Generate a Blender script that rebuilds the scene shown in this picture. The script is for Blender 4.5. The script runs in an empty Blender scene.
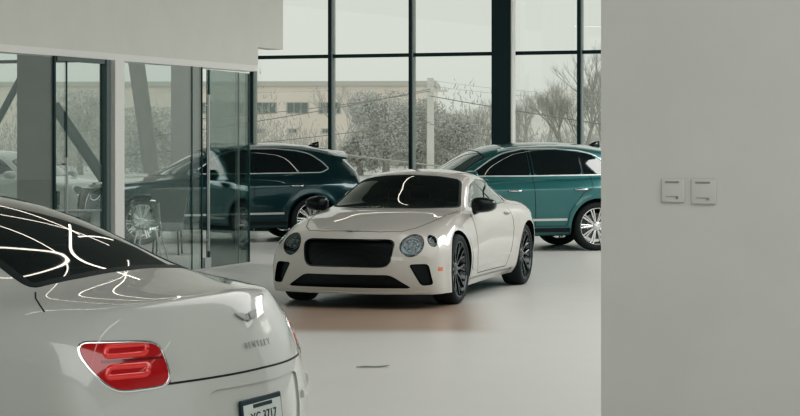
import bpy, bmesh, math, random
import numpy as np
from mathutils import Vector, Matrix
from mathutils.bvhtree import BVHTree

C = bpy.context.scene.collection
PI = math.pi
V = Vector
F = 1790.0          # focal length in pixels of an 800 px wide frame
EYE = 1.62

# ------------------------------------------------------------------ materials
def mat(name, col=(.5, .5, .5), rough=.5, metal=0., coat=0., coat_rough=.03, spec=.5, emis=None, estr=0., alpha=1., trans=0., ior=1.45):
    m = bpy.data.materials.new(name); m.use_nodes = True
    b = m.node_tree.nodes['Principled BSDF']
    b.inputs['Base Color'].default_value = (*col, 1)
    b.inputs['Roughness'].default_value = rough
    b.inputs['Metallic'].default_value = metal
    b.inputs['Coat Weight'].default_value = coat
    b.inputs['Coat Roughness'].default_value = coat_rough
    b.inputs['Specular IOR Level'].default_value = spec
    b.inputs['IOR'].default_value = ior
    b.inputs['Transmission Weight'].default_value = trans
    if emis:
        b.inputs['Emission Color'].default_value = (*emis, 1)
        b.inputs['Emission Strength'].default_value = estr
    return m

def noise_color(m, c1, c2, scale=5., detail=4., lo=.35, hi=.65, bump=0., stretch=None, typ='NOISE'):
    nt = m.node_tree; N = nt.nodes; L = nt.links
    b = N['Principled BSDF']
    tc = N.new('ShaderNodeTexCoord'); mp = N.new('ShaderNodeMapping')
    L.new(tc.outputs['Object'], mp.inputs['Vector'])
    if stretch: mp.inputs['Scale'].default_value = stretch
    if typ == 'NOISE':
        n = N.new('ShaderNodeTexNoise'); n.inputs['Detail'].default_value = detail; out = n.outputs['Fac']
    else:
        n = N.new('ShaderNodeTexVoronoi'); out = n.outputs['Distance']
    n.inputs['Scale'].default_value = scale
    L.new(mp.outputs['Vector'], n.inputs['Vector'])
    r = N.new('ShaderNodeValToRGB')
    r.color_ramp.elements[0].position = lo; r.color_ramp.elements[0].color = (*c1, 1)
    r.color_ramp.elements[1].position = hi; r.color_ramp.elements[1].color = (*c2, 1)
    L.new(out, r.inputs['Fac']); L.new(r.outputs['Color'], b.inputs['Base Color'])
    if bump:
        bp = N.new('ShaderNodeBump'); bp.inputs['Strength'].default_value = bump
        L.new(out, bp.inputs['Height']); L.new(bp.outputs['Normal'], b.inputs['Normal'])
    return m

def glass_mat(name, tint=(.7, .78, .76), refl=1.0, rough=0.0, ior=1.5):
    """thin architectural glass: fresnel reflection over tinted see-through"""
    m = bpy.data.materials.new(name); m.use_nodes = True
    nt = m.node_tree; N = nt.nodes; L = nt.links; N.clear()
    o = N.new('ShaderNodeOutputMaterial'); mx = N.new('ShaderNodeMixShader')
    t = N.new('ShaderNodeBsdfTransparent'); t.inputs['Color'].default_value = (*tint, 1)
    g = N.new('ShaderNodeBsdfGlossy'); g.inputs['Roughness'].default_value = rough
    g.inputs['Color'].default_value = (.95, 1, .98, 1)
    f = N.new('ShaderNodeFresnel'); f.inputs['IOR'].default_value = ior
    mu = N.new('ShaderNodeMath'); mu.operation = 'MULTIPLY'; mu.inputs[1].default_value = refl
    L.new(f.outputs[0], mu.inputs[0]); L.new(mu.outputs[0], mx.inputs[0])
    L.new(t.outputs[0], mx.inputs[1]); L.new(g.outputs[0], mx.inputs[2]); L.new(mx.outputs[0], o.inputs[0])
    return m

# ------------------------------------------------------------------ object helpers
def mesh_obj(name, bm, m=None, parent=None, smooth=False, recalc=True, loc=None, auto=None):
    if recalc: bmesh.ops.recalc_face_normals(bm, faces=bm.faces)
    me = bpy.data.meshes.new(name); bm.to_mesh(me); bm.free()
    if m:
        for mm in (m if isinstance(m, (list, tuple)) else [m]): me.materials.append(mm)
    o = bpy.data.objects.new(name, me); C.objects.link(o)
    if parent: o.parent = parent
    if loc: o.location = loc
    if smooth:
        for p in me.polygons: p.use_smooth = True
        if auto is not None: me.set_sharp_from_angle(angle=math.radians(auto))
    return o

def tag(o, label=None, cat=None, group=None, kind=None):
    if label: o['label'] = label
    if cat: o['category'] = cat
    if group: o['group'] = group
    if kind: o['kind'] = kind
    return o

def thing(name, loc=(0, 0, 0), rz=0., label=None, cat=None, group=None):
    o = bpy.data.objects.new(name, None); C.objects.link(o)
    o.location = loc; o.rotation_euler = (0, 0, rz); o.empty_display_size = .2
    return tag(o, label, cat, group)

def dup(o, parent=None):
    c = o.copy(); C.objects.link(c)
    if parent is not None: c.parent = parent
    for ch in [x for x in list(bpy.data.objects) if x.parent == o]: dup(ch, c)
    return c

def bx(bm, c, s, rz=0., R=None, bev=0.):
    m = Matrix.Translation(c) @ (R.to_4x4() if R else Matrix.Rotation(rz, 4, 'Z')) @ Matrix.Diagonal((s[0], s[1], s[2], 1))
    r = bmesh.ops.create_cube(bm, size=1, matrix=m)
    if bev:
        es = list({e for v in r['verts'] for e in v.link_edges})
        bmesh.ops.bevel(bm, geom=es, offset=bev, segments=3, affect='EDGES', profile=.5)

def tube(bm, pts, r, n=8, cap=True, closed=False):
    pts = [V(p) for p in pts]; rings = []
    rr = r if isinstance(r, (list, tuple)) else [r] * len(pts)
    up = V((0, 0, 1)); prev = None
    for i, p in enumerate(pts):
        if closed: t = (pts[(i + 1) % len(pts)] - pts[i - 1])
        else: t = (pts[min(i + 1, len(pts) - 1)] - pts[max(i - 1, 0)])
        t.normalize()
        a = prev if prev is not None else (up if abs(t.z) < .9 else V((1, 0, 0)))
        b = t.cross(a)
        if b.length < 1e-6: b = t.cross(V((0, 1, .1)))
        b.normalize(); a = b.cross(t).normalized(); prev = a
        rings.append([bm.verts.new(p + (a * math.cos(2 * PI * k / n) + b * math.sin(2 * PI * k / n)) * rr[i]) for k in range(n)])
    m = len(rings)
    for i in range(m if closed else m - 1):
        A, B = rings[i], rings[(i + 1) % m]
        for k in range(n): bm.faces.new((A[k], A[(k + 1) % n], B[(k + 1) % n], B[k]))
    if cap and not closed:
        bm.faces.new(rings[0][::-1]); bm.faces.new(rings[-1])

def lathe(bm, prof, n=48, axis='Y', c=(0, 0, 0), mi=0, closed=False):
    """prof: list of (radius, along-axis)"""
    c = V(c); rings = []
    for r, h in prof:
        ring = []
        for k in range(n):
            a = 2 * PI * k / n
            if axis == 'Y': p = V((r * math.cos(a), h, r * math.sin(a)))
            elif axis == 'Z': p = V((r * math.cos(a), r * math.sin(a), h))
            else: p = V((h, r * math.cos(a), r * math.sin(a)))
            ring.append(bm.verts.new(c + p))
        rings.append(ring)
    R = list(zip(rings[:-1], rings[1:])) + ([(rings[-1], rings[0])] if closed else [])
    for A, B in R:
        for k in range(n):
            f = bm.faces.new((A[k], A[(k + 1) % n], B[(k + 1) % n], B[k])); f.material_index = mi

def prism(bm, poly, z0, z1, fn=lambda u, v, w: (u, v, w), mi=0):
    a = [bm.verts.new(fn(u, v, z0)) for u, v in poly]; b = [bm.verts.new(fn(u, v, z1)) for u, v in poly]
    n = len(poly)
    fs = [bm.faces.new(a), bm.faces.new(b[::-1])] + [bm.faces.new((a[i], b[i], b[(i + 1) % n], a[(i + 1) % n])) for i in range(n)]
    for f in fs: f.material_index = mi

def text_mesh(s, size, depth=.002, align='CENTER', bold=0.):
    cu = bpy.data.curves.new('t', 'FONT'); cu.body = s; cu.size = size; cu.extrude = depth; cu.align_x = align; cu.align_y = 'CENTER'
    cu.offset = bold
    o = bpy.data.objects.new('t', cu); C.objects.link(o)
    dg = bpy.context.evaluated_depsgraph_get(); dg.update()
    me = bpy.data.meshes.new_from_object(o.evaluated_get(dg)); bpy.data.objects.remove(o)
    return me

# ------------------------------------------------------------------ curves / polygons
def pchip(keys):
    xs = np.array([k[0] for k in keys], float); ys = np.array([k[1:] for k in keys], float)
    if xs[0] > xs[-1]: xs = xs[::-1]; ys = ys[::-1]
    h = np.diff(xs); d = np.diff(ys, axis=0) / h[:, None]
    m = np.zeros_like(ys)
    m[0] = d[0]; m[-1] = d[-1]
    for i in range(1, len(xs) - 1):
        w1 = 2 * h[i] + h[i - 1]; w2 = h[i] + 2 * h[i - 1]
        for c in range(ys.shape[1]):
            if d[i - 1, c] * d[i, c] > 0: m[i, c] = (w1 + w2) / (w1 / d[i - 1, c] + w2 / d[i, c])
    def f(x):
        x = min(max(x, xs[0]), xs[-1]); i = min(max(int(np.searchsorted(xs, x)) - 1, 0), len(xs) - 2)
        t = (x - xs[i]) / h[i]
        h00 = 2 * t**3 - 3 * t**2 + 1; h10 = t**3 - 2 * t**2 + t; h01 = -2 * t**3 + 3 * t**2; h11 = t**3 - t**2
        return h00 * ys[i] + h10 * h[i] * m[i] + h01 * ys[i + 1] + h11 * h[i] * m[i + 1]
    return f

def rounded(poly, r, n=5):
    """round the corners of a polygon; r a number or one per corner"""
    out = []; N = len(poly)
    for i, p in enumerate(poly):
        p = np.array(p, float); a = np.array(poly[i - 1], float); b = np.array(poly[(i + 1) % N], float)
        rr = r[i] if isinstance(r, (list, tuple)) else r
        da = a - p; db = b - p; la = np.linalg.norm(da); lb = np.linalg.norm(db)
        k = min(rr, la * .45, lb * .45)
        if k < 1e-5: out.append(tuple(p)); continue
        p0 = p + da / la * k; p1 = p + db / lb * k
        for q in range(n + 1):
            t = q / n
            out.append(tuple((1 - t)**2 * p0 + 2 * t * (1 - t) * p + t * t * p1))
    return out

def sdf(U, W, poly):
    P = np.array(poly, float); Q = np.roll(P, -1, axis=0)
    X = np.stack([U, W], 1)[:, None, :]
    e = (Q - P)[None]; w = X - P[None]
    t = np.clip((w * e).sum(2) / np.maximum((e * e).sum(2), 1e-12), 0, 1)
    d = np.sqrt((((w - e * t[..., None]))**2).sum(2)).min(1)
    y = W[:, None]; x = U[:, None]
    c = ((P[None, :, 1] > y) != (Q[None, :, 1] > y))
    den = np.where(np.abs(Q[:, 1] - P[:, 1]) < 1e-12, 1e-12, Q[:, 1] - P[:, 1])[None]
    xi = (Q[None, :, 0] - P[None, :, 0]) * (y - P[None, :, 1]) / den + P[None, :, 0]
    inside = ((c & (x < xi)).sum(1) % 2) == 1
    return np.where(inside, -d, d)

# ------------------------------------------------------------------ car body surface
def build_cage(spec):
    side = spec['side']; top = spec['top']; st = spec['st']; fn = spec['nose']; rn = spec['tail']
    K = len(side) - 1; lines = side + top[1:]      # side[K] is top[0]
    Xf, Xr = st[0], st[-1]; evs = [pchip(l) for l in lines]
    n = len(st); P = []
    D = .75
    for l, e in zip(lines, evs):
        xs, xe = l[0][0], l[-1][0]; row = []
        for X in st:
            x = X + (xs - Xf) * max(0, (X - (Xf - D)) / D)**1.6 + (xe - Xr) * max(0, ((Xr + D) - X) / D)**1.6
            y, z = e(x); row.append(V((x, y, z)))
        P.append(row)
    S = P[:K + 1]; T = [P[K]] + P[K + 1:]; J = len(T) - 1
    def endpatch(i, prof, pw):
        G = [[None] * (J + 1) for _ in range(K + 1)]
        y0 = T[0][i].y
        for k in range(K + 1):
            for j in range(J + 1):
                if k == K: G[k][j] = T[j][i].copy(); continue
                if j == 0: G[k][j] = S[k][i].copy(); continue
                c = S[k][i]; fr = T[j][i].y / y0; xn, zn = prof[k]
                G[k][j] = V((c.x + (xn - c.x) * (1 - fr**pw), c.y * fr, c.z + (zn - c.z) * (1 - fr**2)))
        return G
    return S, T, endpatch(0, fn, spec.get('pwf', 2.2)), endpatch(n - 1, rn, spec.get('pwr', 2.2))

def body_bmesh(spec, level=3):
    S, T, GF, GR = build_cage(spec)
    K = len(S) - 1; J = len(T) - 1; n = len(spec['st'])
    bm = bmesh.new(); cache = {}
    def vert(p, s):
        y = p.y * s
        if abs(y) < 1e-6: y = 0.
        key = (round(p.x, 5), round(y, 5), round(p.z, 5))
        if key not in cache: cache[key] = bm.verts.new((p.x, y, p.z))
        return cache[key]
    cr = bm.edges.layers.float.new('crease_edge')
    for s in (1, -1):
        def quad(a, b, c, d):
            vs = [vert(q, s) for q in (a, b, c, d)]
            u = []
            for v in vs:
                if v not in u: u.append(v)
            if len(u) >= 3:
                try: bm.faces.new(u if s > 0 else u[::-1])
                except ValueError: pass
        for k in range(K):
            for i in range(n - 1): quad(S[k][i], S[k + 1][i], S[k + 1][i + 1], S[k][i + 1])
        for j in range(J):
            for i in range(n - 1): quad(T[j][i], T[j + 1][i], T[j + 1][i + 1], T[j][i + 1])
        for k in range(K):
            for j in range(J):
                quad(GF[k][j], GF[k][j + 1], GF[k + 1][j + 1], GF[k + 1][j])
                quad(GR[k][j], GR[k + 1][j], GR[k + 1][j + 1], GR[k][j + 1])
        def crease(line, i0, i1, w):
            for i in range(i0, i1):
                e = bm.edges.get((vert(line[i], s), vert(line[i + 1], s)))
                if e: e[cr] = w
        for (L, x0, x1, w) in spec.get('crease', []):
            line = S[L] if isinstance(L, int) else T[int(L[1:])]
            ids = [i for i in range(n) if x1 <= line[i].x <= x0]
            if ids: crease(line, ids[0], ids[-1], w)
        for (G, k, w) in spec.get('crease_end', []):
            g = (GF if G == 'F' else GR)[k]
            for j in range(J):
                e = bm.edges.get((vert(g[j], s), vert(g[j + 1], s)))
                if e: e[cr] = w
    bmesh.ops.recalc_face_normals(bm, faces=bm.faces)
    me = bpy.data.meshes.new('cage'); bm.to_mesh(me); bm.free()
    o = bpy.data.objects.new('cage', me); C.objects.link(o)
    md = o.modifiers.new('s', 'SUBSURF'); md.levels = level; md.render_levels = level; md.use_limit_surface = False
    dg = bpy.context.evaluated_depsgraph_get(); dg.update()
    m2 = bpy.data.meshes.new_from_object(o.evaluated_get(dg)); bpy.data.objects.remove(o)
    bm = bmesh.new(); bm.from_mesh(m2)
    # wheel arch flares
    co = np.array([v.co[:] for v in bm.verts])
    for (wx, wz, R, amp) in spec['flares']:
        r = np.hypot(co[:, 0] - wx, co[:, 2] - wz)
        w = np.clip((np.abs(co[:, 1]) - .6) / .2, 0, 1) * np.clip((.98 - co[:, 2]) / .25, 0, 1)
        co[:, 1] += np.sign(co[:, 1]) * amp * np.exp(-((r - R) / .06)**2) * w
    for f in spec.get('deform', []): co = f(co)
    for v, c in zip(bm.verts, co): v.co = c
    bm.normal_update()
    tops = [f for f in bm.faces if f.calc_center_median().z > 1.3]
    if sum(f.normal.z for f in tops) < 0: bmesh.ops.reverse_faces(bm, faces=bm.faces)
    return bm

def cut(bm, fld, pred=None):
    """split the surface along fld = 0 and return the faces where fld < 0"""
    bm.verts.ensure_lookup_table()
    co = np.array([v.co[:] for v in bm.verts]); f = fld(co)
    f = np.where(np.abs(f) < 2e-4, 2e-4, f)
    lay = bm.verts.layers.float.get('fld') or bm.verts.layers.float.new('fld')
    for v, a in zip(bm.verts, f): v[lay] = a
    es = [e for e in bm.edges if e.verts[0][lay] * e.verts[1][lay] < 0]
    new = set(); fs = set()
    for e in es:
        a, b = e.verts; t = a[lay] / (a[lay] - b[lay]); t = min(max(t, .02), .98)
        fs.update(e.link_faces)
        _, nv = bmesh.utils.edge_split(e, a, t); nv[lay] = 0.; new.add(nv)
    for fc in fs:
        stack = [fc]
        while stack:
            q = stack.pop(); zs = [l.vert for l in q.loops if l.vert[lay] == 0.]
            vs = [l.vert for l in q.loops]; nn = len(vs); done = False
            for i in range(len(zs)):
                for k in range(i + 1, len(zs)):
                    ia, ib = vs.index(zs[i]), vs.index(zs[k])
                    if (ib - ia) % nn in (1, nn - 1): continue
                    s1 = {np.sign(v[lay]) for v in vs[min(ia, ib) + 1:max(ia, ib)]} - {0.}
                    s2 = {np.sign(v[lay]) for v in vs[max(ia, ib) + 1:] + vs[:min(ia, ib)]} - {0.}
                    if len(s1) == 1 and (s1 != s2 or len(zs) > 2):
                        try: nf, _ = bmesh.utils.face_split(q, zs[i], zs[k])
                        except Exception: continue
                        if len(zs) > 2: stack += [q, nf]
                        done = True; break
                if done: break
    return [q for q in bm.faces if sum(v[lay] for v in q.verts) < 0]

def take(bm, faces):
    """move faces to a bmesh of their own"""
    nb = bmesh.new(); vm = {}
    for f in faces:
        vs = []
        for v in f.verts:
            if v not in vm: vm[v] = nb.verts.new(v.co)
            vs.append(vm[v])
        try: nb.faces.new(vs)
        except ValueError: pass
    bmesh.ops.delete(bm, geom=faces, context='FACES')
    nb.normal_update()
    return nb

def islands(bm):
    """split into connected pieces"""
    seen = set(); out = []
    for f in bm.faces:
        if f in seen: continue
        comp = []; st = [f]; seen.add(f)
        while st:
            q = st.pop(); comp.append(q)
            for e in q.edges:
                for g in e.link_faces:
                    if g not in seen: seen.add(g); st.append(g)
        out.append(comp)
    res = []
    for comp in out:
        nb = bmesh.new(); vm = {}
        for f in comp:
            vs = []
            for v in f.verts:
                if v not in vm: vm[v] = nb.verts.new(v.co)
                vs.append(vm[v])
            nb.faces.new(vs)
        nb.normal_update(); res.append(nb)
    bm.free()
    return res

def loops_of(bm):
    """ordered boundary loops: list of [(co, normal)]"""
    nx = {}
    for e in bm.edges:
        if len(e.link_faces) == 1:
            l = e.link_loops[0]; nx[l.vert] = l.link_loop_next.vert
    out = []
    while nx:
        a = next(iter(nx)); loop = []
        while a in nx:
            b = nx.pop(a); loop.append((a.co.copy(), a.normal.copy())); a = b
        if len(loop) > 8: out.append(loop)
    return out

def edge_trim(bm, out, w_in, w_out, h, sink=.004, smooth=2, zmin=None, zmax=None):
    """band laid along the outline of a region; written to bmesh out"""
    for lp in loops_of(bm):
        P = [p for p, _ in lp]; N = [nn for _, nn in lp]; n = len(P)
        # resample away slivers
        Q = [P[0]]; M = [N[0]]
        for p, q in zip(P[1:], N[1:]):
            if (p - Q[-1]).length > .012: Q.append(p); M.append(q)
        P, N = Q, M; n = len(P)
        for _ in range(smooth):
            P = [(P[i - 1] + P[i] * 2 + P[(i + 1) % n]) / 4 for i in range(n)]
            N = [(N[i - 1] + N[i] * 2 + N[(i + 1) % n]).normalized() for i in range(n)]
        rings = []
        for i in range(n):
            t = (P[(i + 1) % n] - P[i - 1]).normalized(); s = t.cross(N[i]).normalized()   # s points out of the region
            rings.append([out.verts.new(P[i] + s * a + N[i] * b) for a, b in
                          ((-w_in, -sink), (-w_in, h * .6), ((w_out - w_in) / 2, h), (w_out, h * .6), (w_out, -sink))])
        for i in range(n):
            A, B = rings[i], rings[(i + 1) % n]
            for k in range(4): out.faces.new((A[k], A[k + 1], B[k + 1], B[k]))

def recess(bm, depth, axis=None, wall_only=False):
    """push a region in by depth and wall its outline; returns (floor bmesh, wall bmesh)"""
    wall = bmesh.new()
    off = {}
    for v in bm.verts:
        d = V(axis) if axis is not None else -v.normal
        off[v] = v.co + d * depth
    for e in bm.edges:
        if len(e.link_faces) == 1:
            a, b = e.verts
            wall.faces.new([wall.verts.new(q) for q in (a.co, b.co, off[b], off[a])])
    bmesh.ops.remove_doubles(wall, verts=wall.verts, dist=1e-5)
    fl = bm.copy(); fl.verts.ensure_lookup_table()
    for v, w in zip(fl.verts, bm.verts): v.co = off[w]
    return fl, wall

def surf_line(bvh, pts, proj, w, h, out, step=.03, ext=None):
    """a band draped on the body: pts in the projection plane, proj = 'Y+','Y-','X+','X-','Z'"""
    P = []
    pts = [np.array(p, float) for p in pts]
    fine = [pts[0]]
    for a, b in zip(pts[:-1], pts[1:]):
        k = max(1, int(np.linalg.norm(b - a) / step))
        fine += [a + (b - a) * (q + 1) / k for q in range(k)]
    rings = []; hit = []
    for u, v in fine:
        if proj == 'Y+': o, d = V((u, 2, v)), V((0, -1, 0))
        elif proj == 'Y-': o, d = V((u, -2, v)), V((0, 1, 0))
        elif proj == 'X+': o, d = V((4, u, v)), V((-1, 0, 0))
        elif proj == 'X-': o, d = V((-4, u, v)), V((1, 0, 0))
        else: o, d = V((u, v, 3)), V((0, 0, -1))
        p, nn, _, _ = bvh.ray_cast(o, d)
        if p is None: continue
        if nn.dot(d) > 0: nn = -nn
        hit.append((p, nn))
    for i, (p, nn) in enumerate(hit):
        t = (hit[min(i + 1, len(hit) - 1)][0] - hit[max(i - 1, 0)][0])
        if t.length < 1e-6: continue
        s = t.normalized().cross(nn).normalized()
        rings.append([out.verts.new(p + s * a + nn * b) for a, b in ((-w / 2, -.002), (-w / 2, h), (w / 2, h), (w / 2, -.002))])
    for A, B in zip(rings[:-1], rings[1:]):
        for k in range(3): out.faces.new((A[k], A[k + 1], B[k + 1], B[k]))
    if len(rings) > 1:
        out.faces.new(rings[0]); out.faces.new(rings[-1][::-1])
    return hit
# ------------------------------------------------------------------ shared materials
def paint(name, col, metal=0., rough=.35, coat=1., c2=None):
    m = mat(name, col, rough, metal, coat, .015)
    nt = m.node_tree; N = nt.nodes; L = nt.links; b = N['Principled BSDF']
    # fine colour variation of the paint and a dark unpainted inner side
    n = N.new('ShaderNodeTexNoise'); n.inputs['Scale'].default_value = 2.2; tc = N.new('ShaderNodeTexCoord')
    L.new(tc.outputs['Object'], n.inputs['Vector'])
    mx = N.new('ShaderNodeMix'); mx.data_type = 'RGBA'
    mx.inputs['A'].default_value = (*[c * .97 for c in col], 1); mx.inputs['B'].default_value = (*(c2 or [min(1, c * 1.03) for c in col]), 1)
    L.new(n.outputs['Fac'], mx.inputs['Factor']); L.new(mx.outputs['Result'], b.inputs['Base Color'])
    g = N.new('ShaderNodeNewGeometry'); d = N.new('ShaderNodeBsdfDiffuse'); d.inputs['Color'].default_value = (.012, .012, .013, 1)
    ms = N.new('ShaderNodeMixShader'); o = N['Material Output']
    L.new(g.outputs['Backfacing'], ms.inputs[0]); L.new(b.outputs[0], ms.inputs[1]); L.new(d.outputs[0], ms.inputs[2]); L.new(ms.outputs[0], o.inputs['Surface'])
    return m

M = dict(
    white_warm=paint('paint_warm_white', (.49, .475, .44)),
    white_cool=paint('paint_cool_white', (.42, .44, .415)),
    teal_dark=paint('paint_dark_teal', (.004, .034, .042), metal=.45, rough=.3),
    teal=paint('paint_sea_green', (.026, .125, .128), metal=.5, rough=.32),
    silver=paint('paint_silver', (.45, .47, .46), metal=.3, rough=.4),
    black=mat('black_gloss', (.006, .008, .009), .12, coat=.5),
    black_matt=mat('black_matt', (.010, .012, .013), .7),
    rubber=mat('tyre_rubber', (.011, .012, .013), .75),
    chrome=mat('chrome', (.72, .74, .74), .12, 1.),
    satin=mat('satin_metal', (.52, .54, .54), .3, 1.),
    satin_dull=mat('dull_badge_metal', (.34, .35, .34), .5, .4),
    recess=mat('recess_white', (.36, .38, .355), .4),
    rim_silver=mat('rim_silver', (.62, .63, .62), .25, .9),
    rim_dark=mat('rim_dark', (.10, .105, .11), .2, .95),
    disc=mat('brake_disc', (.25, .25, .25), .4, 1.),
    caliper=mat('caliper', (.02, .02, .022), .3, coat=.5),
    glass_dark=mat('tinted_car_glass', (.004, .007, .009), .02, coat=1., spec=.6),
    amber=mat('amber_reflector', (.55, .10, .02), .25, coat=1., emis=(.8, .12, .02), estr=.12),
    leather=mat('dark_leather', (.022, .022, .024), .5),
    leather_tan=mat('grey_leather', (.05, .05, .05), .5),
    plate=mat('plate_white', (.55, .60, .57), .45),
    ink=mat('dark_ink', (.008, .022, .03), .5),
)
M['black_mirror'] = mat('black_mirror_shell', (.004, .005, .006), .25, spec=.4)
M['red'] = mat('tail_red', (.30, .006, .010), .12, coat=1., emis=(.8, .01, .015), estr=.05)
M['red_bright'] = mat('tail_red_bright', (.50, .02, .02), .25, coat=1., emis=(1, .03, .015), estr=.14)
M['red_dark'] = mat('tail_red_dark', (.12, .004, .006), .15, coat=1.)
M['car_glass'] = glass_mat('coupe_glass', (.30, .34, .34), 1.5)
M['lens'] = glass_mat('lamp_lens', (.80, .86, .88), 1.2)
M['trim_bright'] = mat('bright_trim', (.62, .64, .62), .38, .5)
M['glass_sky_sheen'] = mat('windscreen_sky_sheen', (.075, .10, .10), .04, coat=1.)  # lighter base colour stands in for the sky reflected in the windscreen
M['lamp_inner'] = noise_color(mat('lamp_inner', (.02, .03, .035), .18, .6), (.006, .012, .016), (.16, .21, .24), scale=38, lo=.25, hi=.75, typ='VOR', bump=.4)

def mesh_grid_mat(name, scale):
    m = mat(name, (.008, .01, .011), .35, .3); nt = m.node_tree; N = nt.nodes; L = nt.links; b = N['Principled BSDF']
    tc = N.new('ShaderNodeTexCoord'); mp = N.new('ShaderNodeMapping'); mp.inputs['Rotation'].default_value = (math.radians(45), 0, 0)
    L.new(tc.outputs['Object'], mp.inputs['Vector'])
    ck = N.new('ShaderNodeTexVoronoi'); ck.inputs['Scale'].default_value = scale; ck.inputs['Randomness'].default_value = 0
    L.new(mp.outputs['Vector'], ck.inputs['Vector'])
    r = N.new('ShaderNodeValToRGB'); r.color_ramp.elements[0].color = (.001, .0015, .002, 1); r.color_ramp.elements[1].color = (.007, .008, .009, 1)
    r.color_ramp.elements[0].position = .35; r.color_ramp.elements[1].position = .55
    L.new(ck.outputs['Distance'], r.inputs['Fac']); L.new(r.outputs['Color'], b.inputs['Base Color'])
    return m
M['mesh'] = mesh_grid_mat('black_grille_mesh', 60)

# ------------------------------------------------------------------ field builders
def f_side(poly, ymin=.35, xr=None):
    return lambda co: np.maximum(sdf(co[:, 0], co[:, 2], poly), ymin - np.abs(co[:, 1]))
def f_front(poly, xmin=1.4, sym=True):
    return lambda co: np.maximum(sdf(np.abs(co[:, 1]) if sym else co[:, 1], co[:, 2], poly), xmin - co[:, 0])
def f_rear(poly, xmax=-1.5, sym=True):
    return lambda co: np.maximum(sdf(np.abs(co[:, 1]) if sym else co[:, 1], co[:, 2], poly), co[:, 0] - xmax)
def f_diag(poly, rear=True, ang=45.):
    """seen from the rear (or front) corner: u runs along the plan direction at ang"""
    c, s = math.cos(math.radians(ang)), math.sin(math.radians(ang))
    sg = 1 if rear else -1
    def f(co):
        u = np.abs(co[:, 1]) * s + sg * co[:, 0] * c
        return np.maximum(sdf(u, co[:, 2], poly), (co[:, 0] * sg + 1.4))
    return f
def f_plan(poly, zmin):
    return lambda co: np.maximum(sdf(co[:, 0], np.abs(co[:, 1]), poly), zmin - co[:, 2])
def f_arch(wx, wz, R):
    return lambda co: np.maximum(np.hypot(co[:, 0] - wx, co[:, 2] - wz) - R, .42 - np.abs(co[:, 1]))

# ------------------------------------------------------------------ wheels
def make_wheel(parent, R, rimR, w, style, rimmat, name='wheel'):
    """wheel whose outer face looks to +y"""
    bm = bmesh.new(); h = w / 2
    lathe(bm, [(rimR * .96, -h * .9), (rimR, -h * .95), (rimR * .93, -h * .6), (rimR * .88, 0), (rimR * .92, h * .55), (rimR * 1.0, h * .80),
               (rimR * 1.015, h * .93), (rimR * .985, h * .95), (rimR * .955, h * .84)], 64)
    lathe(bm, [(.001, h * .62), (.035, h * .66), (.062, h * .60), (.075, h * .5), (.08, h * .2)], 24)
    def spoke(a0, a1, r0, r1, w0, w1, y0, y1, t=.02):
        p0 = V((math.cos(a0) * r0, y0, math.sin(a0) * r0)); p1 = V((math.cos(a1) * r1, y1, math.sin(a1) * r1))
        d = (p1 - p0).normalized(); s = V((-d.z, 0, d.x)).normalized(); up = V((0, 1, 0))
        def sec(p, ww):
            return [bm.verts.new(p + s * (ww / 2) - up * t), bm.verts.new(p + s * (ww / 2)), bm.verts.new(p + s * (ww / 4) + up * .004),
                    bm.verts.new(p - s * (ww / 4) + up * .004), bm.verts.new(p - s * (ww / 2)), bm.verts.new(p - s * (ww / 2) - up * t)]
        A, B = sec(p0, w0), sec(p1, w1)
        for k in range(6): bm.faces.new((A[k], A[(k + 1) % 6], B[(k + 1) % 6], B[k]))
        bm.faces.new(A); bm.faces.new(B[::-1])
    if style == 'Y':
        for k in range(10):
            a = 2 * PI * k / 10; da = .15
            spoke(a, a, .05, rimR * .55, .034, .026, h * .55, h * .62)
            spoke(a, a + da, rimR * .53, rimR * .985, .021, .017, h * .62, h * .80)
            spoke(a, a - da, rimR * .53, rimR * .985, .021, .017, h * .62, h * .80)
    elif style == 'twin':
        for k in range(10):
            a = 2 * PI * k / 10
            for s in (-1, 1):
                spoke(a + s * .10, a + s * .085, .06, rimR * .985, .022, .024, h * .52, h * .78)
    else:
        for k in range(5):
            a = 2 * PI * k / 5
            for s in (-1, 1):
                spoke(a + s * .16, a + s * .13, .055, rimR * .985, .035, .03, h * .5, h * .78)
    rim = mesh_obj(name, bm, rimmat, parent, smooth=True, auto=35)
    bm = bmesh.new()
    prof = [(rimR * .97, -h * .85), (rimR * 1.03, -h * .97), ((R + rimR) / 2, -h * 1.02), (R * .965, -h * .9), (R * .992, -h * .72), (R, -h * .4), (R, h * .4),
            (R * .992, h * .72), (R * .965, h * .9), ((R + rimR) / 2, h * 1.02), (rimR * 1.03, h * .97), (rimR * .97, h * .85)]
    lathe(bm, prof, 80); mesh_obj('tyre', bm, M['rubber'], rim, smooth=True, auto=50)
    bm = bmesh.new(); lathe(bm, [(.07, 0), (rimR * .72, 0), (rimR * .72, .028), (.07, .028)], 48, closed=True)
    lathe(bm, [(.07, .028), (.075, h * .2)], 32)
    mesh_obj('brake_disc', bm, M['disc'], rim, smooth=True, auto=35)
    bm = bmesh.new()
    prof = []
    for k in range(9):
        a = math.radians(-30 + k * 7.5); prof.append((math.cos(a) * rimR * .84, math.sin(a) * rimR * .84))
    prof += [(p[0] * .66, p[1] * .66) for p in prof[::-1]]
    prism(bm, prof, -.02, .055, lambda u, v, w_: (u, w_, v)); mesh_obj('brake_caliper', bm, M['caliper'], rim)
    bm = bmesh.new(); lathe(bm, [(.0005, h * .665), (.024, h * .66), (.027, h * .64)], 24)
    mesh_obj('hub_cap', bm, M['chrome'] if rimmat != M['rim_dark'] else M['black'], rim, smooth=True)
    return rim

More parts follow.
